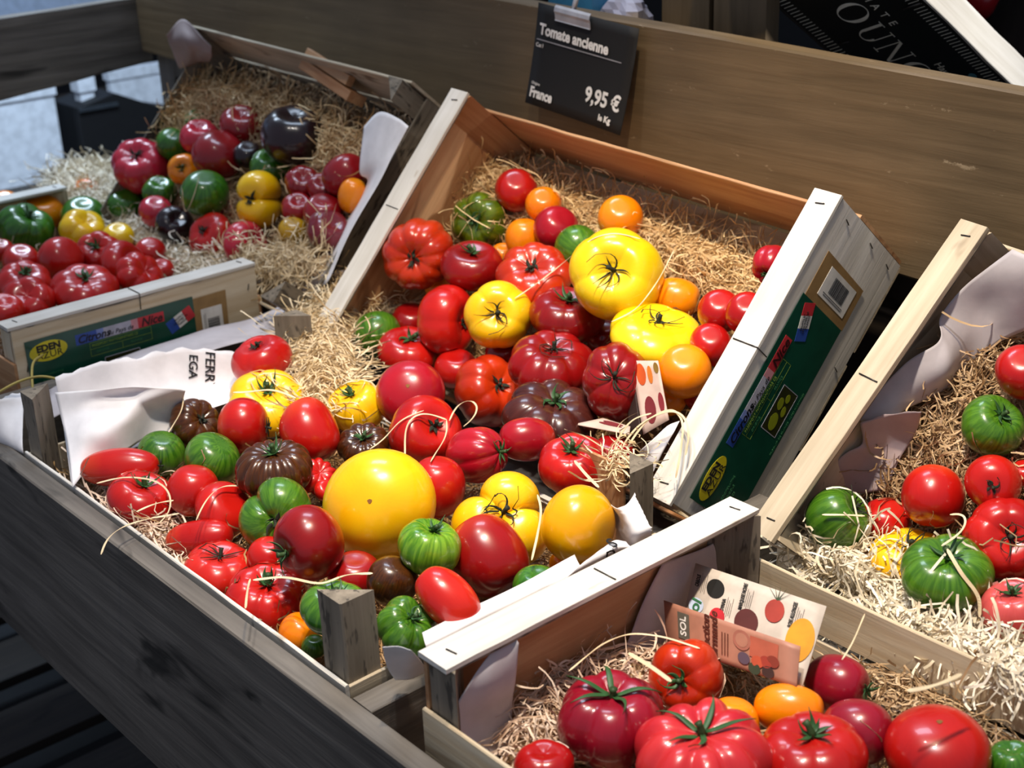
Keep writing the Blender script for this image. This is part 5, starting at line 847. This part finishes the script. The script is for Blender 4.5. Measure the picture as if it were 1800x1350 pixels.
# ------------------------------------------------------------------ things beyond the back board
def beyond():
    o = Vector((-.2223, .95, .3607)); yaw, tilt, roll = 1.2798, 1.0969, .6742; Hc = .165
    q = (Matrix.Rotation(yaw, 3, 'Z') @ Matrix.Rotation(roll, 3, 'Y') @ Matrix.Rotation(tilt, 3, 'X')).to_quaternion()
    r = empty('fruit_crate', 'tilted crate with black printed side panel and white rim, top right behind the board', 'crate', o, q)
    blk = plain('panel_black', '121310', .45)
    board('side_panel', (-.25, 0, -Hc), (.30, .004, 0), blk, r, jit=.0002, axis=0)
    board('rim_board', (-.25, -.001, 0), (.34, .046, .005), 'white', r, jit=.0006, axis=0)
    board('bottom_board', (-.25, .0, -Hc-.004), (.30, .30, -Hc), 'dark', r, axis=0)
    board('far_panel', (-.25, .30, -Hc), (.30, .304, 0), 'dark', r, axis=0)
    board('end_panel', (-.254, 0, -Hc), (-.25, .304, 0), 'dark', r, axis=1); board('end_panel', (.30, 0, -Hc), (.304, .304, 0), 'dark', r, axis=1)
    M = basis((0, -.0008, 0), (1, 0, 0), (0, 0, 1)); cw = plain('print_cream', 'FFFCEA', .5)
    multi('border_lines', [rect2(-.24+k*.0062, -.161, -.2392+k*.0062, -.146) for k in range(86)], M, cw, r, .0003)
    multi('border_lines', [rect2(-.24+k*.0062, -.019, -.2392+k*.0062, -.004) for k in range(86)], M, cw, r, .0003)
    def ring(cx, cy, rx, ry, wx, wy, a0=0, a1=2*math.pi, n=40):
        out = []
        for k in range(n):
            t0 = a0+(a1-a0)*k/n; t1 = a0+(a1-a0)*(k+1)/n
            f = lambda t, s: (cx+(rx-s*wx*abs(math.cos(t))-s*wy)*math.cos(t), cy+(ry-s*wy)*math.sin(t))
            out.append([f(t0, 0), f(t1, 0), f(t1, 1), f(t0, 1)])
        return out
    hb = -.108; ht = -.070; hm = (hb+ht)/2; L = []
    L += [rect2(-.066, hb+.006, -.060, ht), rect2(-.069, ht-.0012, -.057, ht)]+ring(-.069, hb+.004, .009, .009, .0, .0015, math.pi*1.05, 2*math.pi, 14)           # J
    L += ring(-.020, hm, .019, .0200, .0048, .0010)                                                                                                            # O
    L += [rect2(.012, hb+.010, .0165, ht), rect2(.036, hb+.010, .0372, ht), rect2(.008, ht-.0010, .0205, ht), rect2(.0315, ht-.0010, .0415, ht)]+ring(.0246, hb+.011, .0126, .0125, .0028, .0010, math.pi, 2*math.pi, 20)  # U
    L += [rect2(.052, hb, .0532, ht), rect2(.080, hb, .0812, ht), [(.052, ht), (.057, ht), (.0812, hb), (.0765, hb)], rect2(.048, hb, .0575, hb+.001), rect2(.0755, ht-.001, .0855, ht), rect2(.048, ht-.001, .053, ht)]  # N
    L += ring(.112, hm, .019, .0200, .0048, .0010)                                                                                                             # O
    multi('lettering', L, M, cw, r, .0003)
    for i, ch in enumerate('TOMATE'):
        text(ch, 'lettering', r, M @ Matrix.Translation((-.071+i*.0178, -.057, .0004)), .0155, cw, align='CENTER', depth=.0001)
    text('Haut', 'lettering', r, M @ Matrix.Translation((.108, -.055, .0004)), .015, cw, depth=.0001)
    shape('blue_mark', ell2(.150, -.030, .006, .005, 12), M, plain('print_teal', '5A98A8', .5), r)
    tube('staple', [(.022, -.0012, -.150), (.024, -.0014, -.128)], .0008, steel, r, 5); tube('staple', [(.0, -.002, -.004), (.0, -.003, -.028)], .0016, steel, r, 6)
    tag(box('wooden_upright', (-.56, .86, -.2), (-.478, .885, .60), wood('backboard', 'z')), 'first of two brown upright boards behind the price sign board', 'board')
    tag(box('wooden_upright', (-.470, .86, -.2), (-.385, .885, .60), wood('backboard', 'z')), 'second brown upright board, nearer the black printed crate', 'board')
    # small goods lying on the shelf behind the board
    sh = box('rear_shelf', (-1.2, .801, .27), (-.566, .98, .285), wood('dark', 'x')); tag(sh, 'dark shelf board behind the brown back board', 'shelf')
    rs = np.random.default_rng(8)
    def lump(name, c, s, mat, label, cat):
        V = []; F = []; nu, nv = 14, 8
        for i in range(nv+1):
            for k in range(nu):
                t = math.pi*i/nv; p = 2*math.pi*k/nu; f = 1+.22*math.sin(3*p+i)+rs.normal(0, .05); V.append((c[0]+s[0]*math.sin(t)*math.cos(p)*f, c[1]+s[1]*math.sin(t)*math.sin(p)*f, c[2]+s[2]*math.cos(t)))
        for i in range(nv):
            for k in range(nu): F.append((i*nu+k, (i+1)*nu+k, (i+1)*nu+(k+1) % nu, i*nu+(k+1) % nu))
        tag(mesh(name, V, F, mat), label, cat)
    lump('paper_bag', (-.635, .87, .315), (.035, .03, .030), plain('bag_white', 'C8C4D4', .5), 'crumpled white bag peeping over the brown board right of the sign clip', 'bag')
    tag(box('blue_tub', (-.76, .84, .286), (-.672, .92, .352), plain('tub_blue', '4E9CC4', .4)), 'light blue tub behind the sign clip above the brown board', 'tub')
    lump('lemon', (-.60, .85, .302), (.018, .016, .016), skin('yellow'), 'small yellow fruit behind the brown board', 'fruit')
beyond()
# ------------------------------------------------------------------ blurred things beyond the left end of the stand
bl = box('wall_panel', (-4.49, -1.0, -.29), (-4.45, 2.6, 1.2), plain('panel_pale', 'B4C4DC', .6)); tag(bl, 'pale blue-white panel glimpsed above the stand end, top left corner', 'panel')
tb = empty('dark_table', 'dark table beyond the left end of the stand, carrying white boxes', 'table', (-3.4, .9, -1))
board('tabletop', (-1.0, -1.2, .56), (1.1, 1.6, .59), 'dark', tb)
for x in (-.9, 1.0):
    for y in (-1.1, 1.5): board('leg', (x, y, 0), (x+.06, y+.06, .56), 'dark', tb)
def tub(name, lo, hi, label, cat='box', mat=None):
    (a, b, c), (d, e, f) = lo, hi; mat = mat or plain('foam_white', 'E8EEF6', .6); t = .02
    r = empty(name, label, cat, ((a+d)/2, (b+e)/2, c)); cx, cy = (a+d)/2, (b+e)/2
    box('body', (a-cx, b-cy, 0), (d-cx, e-cy, (f-c)*.85), mat, r); box('lid', (a-cx-.006, b-cy-.006, (f-c)*.85+.001), (d-cx+.006, e-cy+.006, f-c), mat, r)
tub('foam_box', (-3.6, .55, -.41), (-3.2, 1.135, -.127), 'large blurred white box below the stand end at the left picture edge')
tub('foam_box', (-3.63, 1.50, -.41), (-3.6, 1.69, -.205), 'smaller blurred white box beside the far crate, upper left')
tub('small_tub', (-3.24, 1.215, -.41), (-3.2, 1.257, -.135), 'small blurred pale tub between the two white boxes', 'tub')
for i, (x, y, z, s_) in enumerate(((-2.75, .62, -.41, .05), (-2.8, .95, -.41, .04))):
    tub('foam_box', (x-s_*3, y-s_*2, z), (x+s_, y+s_*2, z+.05), ('low dim tray on the dark table under the stand end', 'second low dim tray on the dark table, nearer the far crate')[i], 'tray', plain('tray_grey', '3A4450', .5))
dk = empty('black_bin', 'black sloping-lidded bin on the dark table between the white boxes', 'bin', (-3.2, 1.4, -.41))
yz = [(-.22, 0), (-.22, .20), (-.10, .225), (.05, .155), (.25, .10), (.25, 0)]
mesh('body', [(x, a, b) for x in (-.12, .05) for a, b in yz], [(5, 4, 3, 2, 1, 0), (6, 7, 8, 9, 10, 11)]+[(i, (i+1) % 6, 6+(i+1) % 6, 6+i) for i in range(6)], plain('bin_black', '0C0D10', .6), dk)
box('lid_rail', (.045, -.22, .19), (.06, -.10, .20), plain('bin_grey', '30363C', .5), dk)
wb = empty('wooden_block', 'loose pinkish wooden block lying across the back slat of the far crate', 'block', (-1.134, .675, .222)); wb.rotation_euler = (-.5, .20, -.1)
board('block_body', (0, -.016, -.012), (.15, .016, .004), 'pine_and_shade', wb, axis=0); board('upper_strip', (0, -.016, .006), (.13, -.004, .022), 'pine_and_shade', wb, axis=0)
# slatted pallet on the ground under the stand
pl = empty('pallet', 'dark slatted pallet on the ground, seen blurred below the front board', 'pallet', (-1.6, .2, -1))
for k in range(10): board('slat', (-1.4+k*.22, -1.6, .1), (-1.4+k*.22+.13, 1.0, .12), 'dark', pl, axis=1)
for y in (-1.5, -.3, .9): board('bearer', (-1.4, y, 0), (.71, y+.08, .1), 'dark', pl, axis=0)
# dim red fruit lying in the black crate
bc = Vector((-.2223, .95, .3607)); bR = Matrix.Rotation(1.2798, 3, 'Z') @ Matrix.Rotation(.6742, 3, 'Y') @ Matrix.Rotation(1.0969, 3, 'X')
src = TOM[[r[7] for r in TOMATOES].index('deep')]; words = ['first', 'second', 'third', 'fourth', 'fifth']; rows_ = ['nearer', 'farther']
for i in range(5):
    for j in range(2):
        k = .95 if i % 2 else .85
        o = src.copy(); COL.objects.link(o); o.rotation_mode = 'XYZ'; o.rotation_euler = (.3*i, .4*j, i+j); o.scale = (k, k, k)
        o.location = bc+bR @ Vector((-.17+.096*i+.02*j, .115+.10*j, -.125+.01*(i % 2)))
        tag(o, 'dim red tomato inside the black crate, %s from the top in the %s row' % (words[i], rows_[j]), 'tomato', 'dim tomatoes in the black printed crate')
letters(0, 'FERRY', .25, .86, .018, (0, -1), (1, 0)); letters(0, 'EGA', .2, .78, .016, (0, -1), (1, 0)); letters(3, 'AN', .3, .80, .014, (1, 0), (0, 1))
letters(9, 'S', .2, .62, .016, (1, 0), (0, 1)); letters(9, 'D', .5, .55, .016, (1, 0), (0, 1))
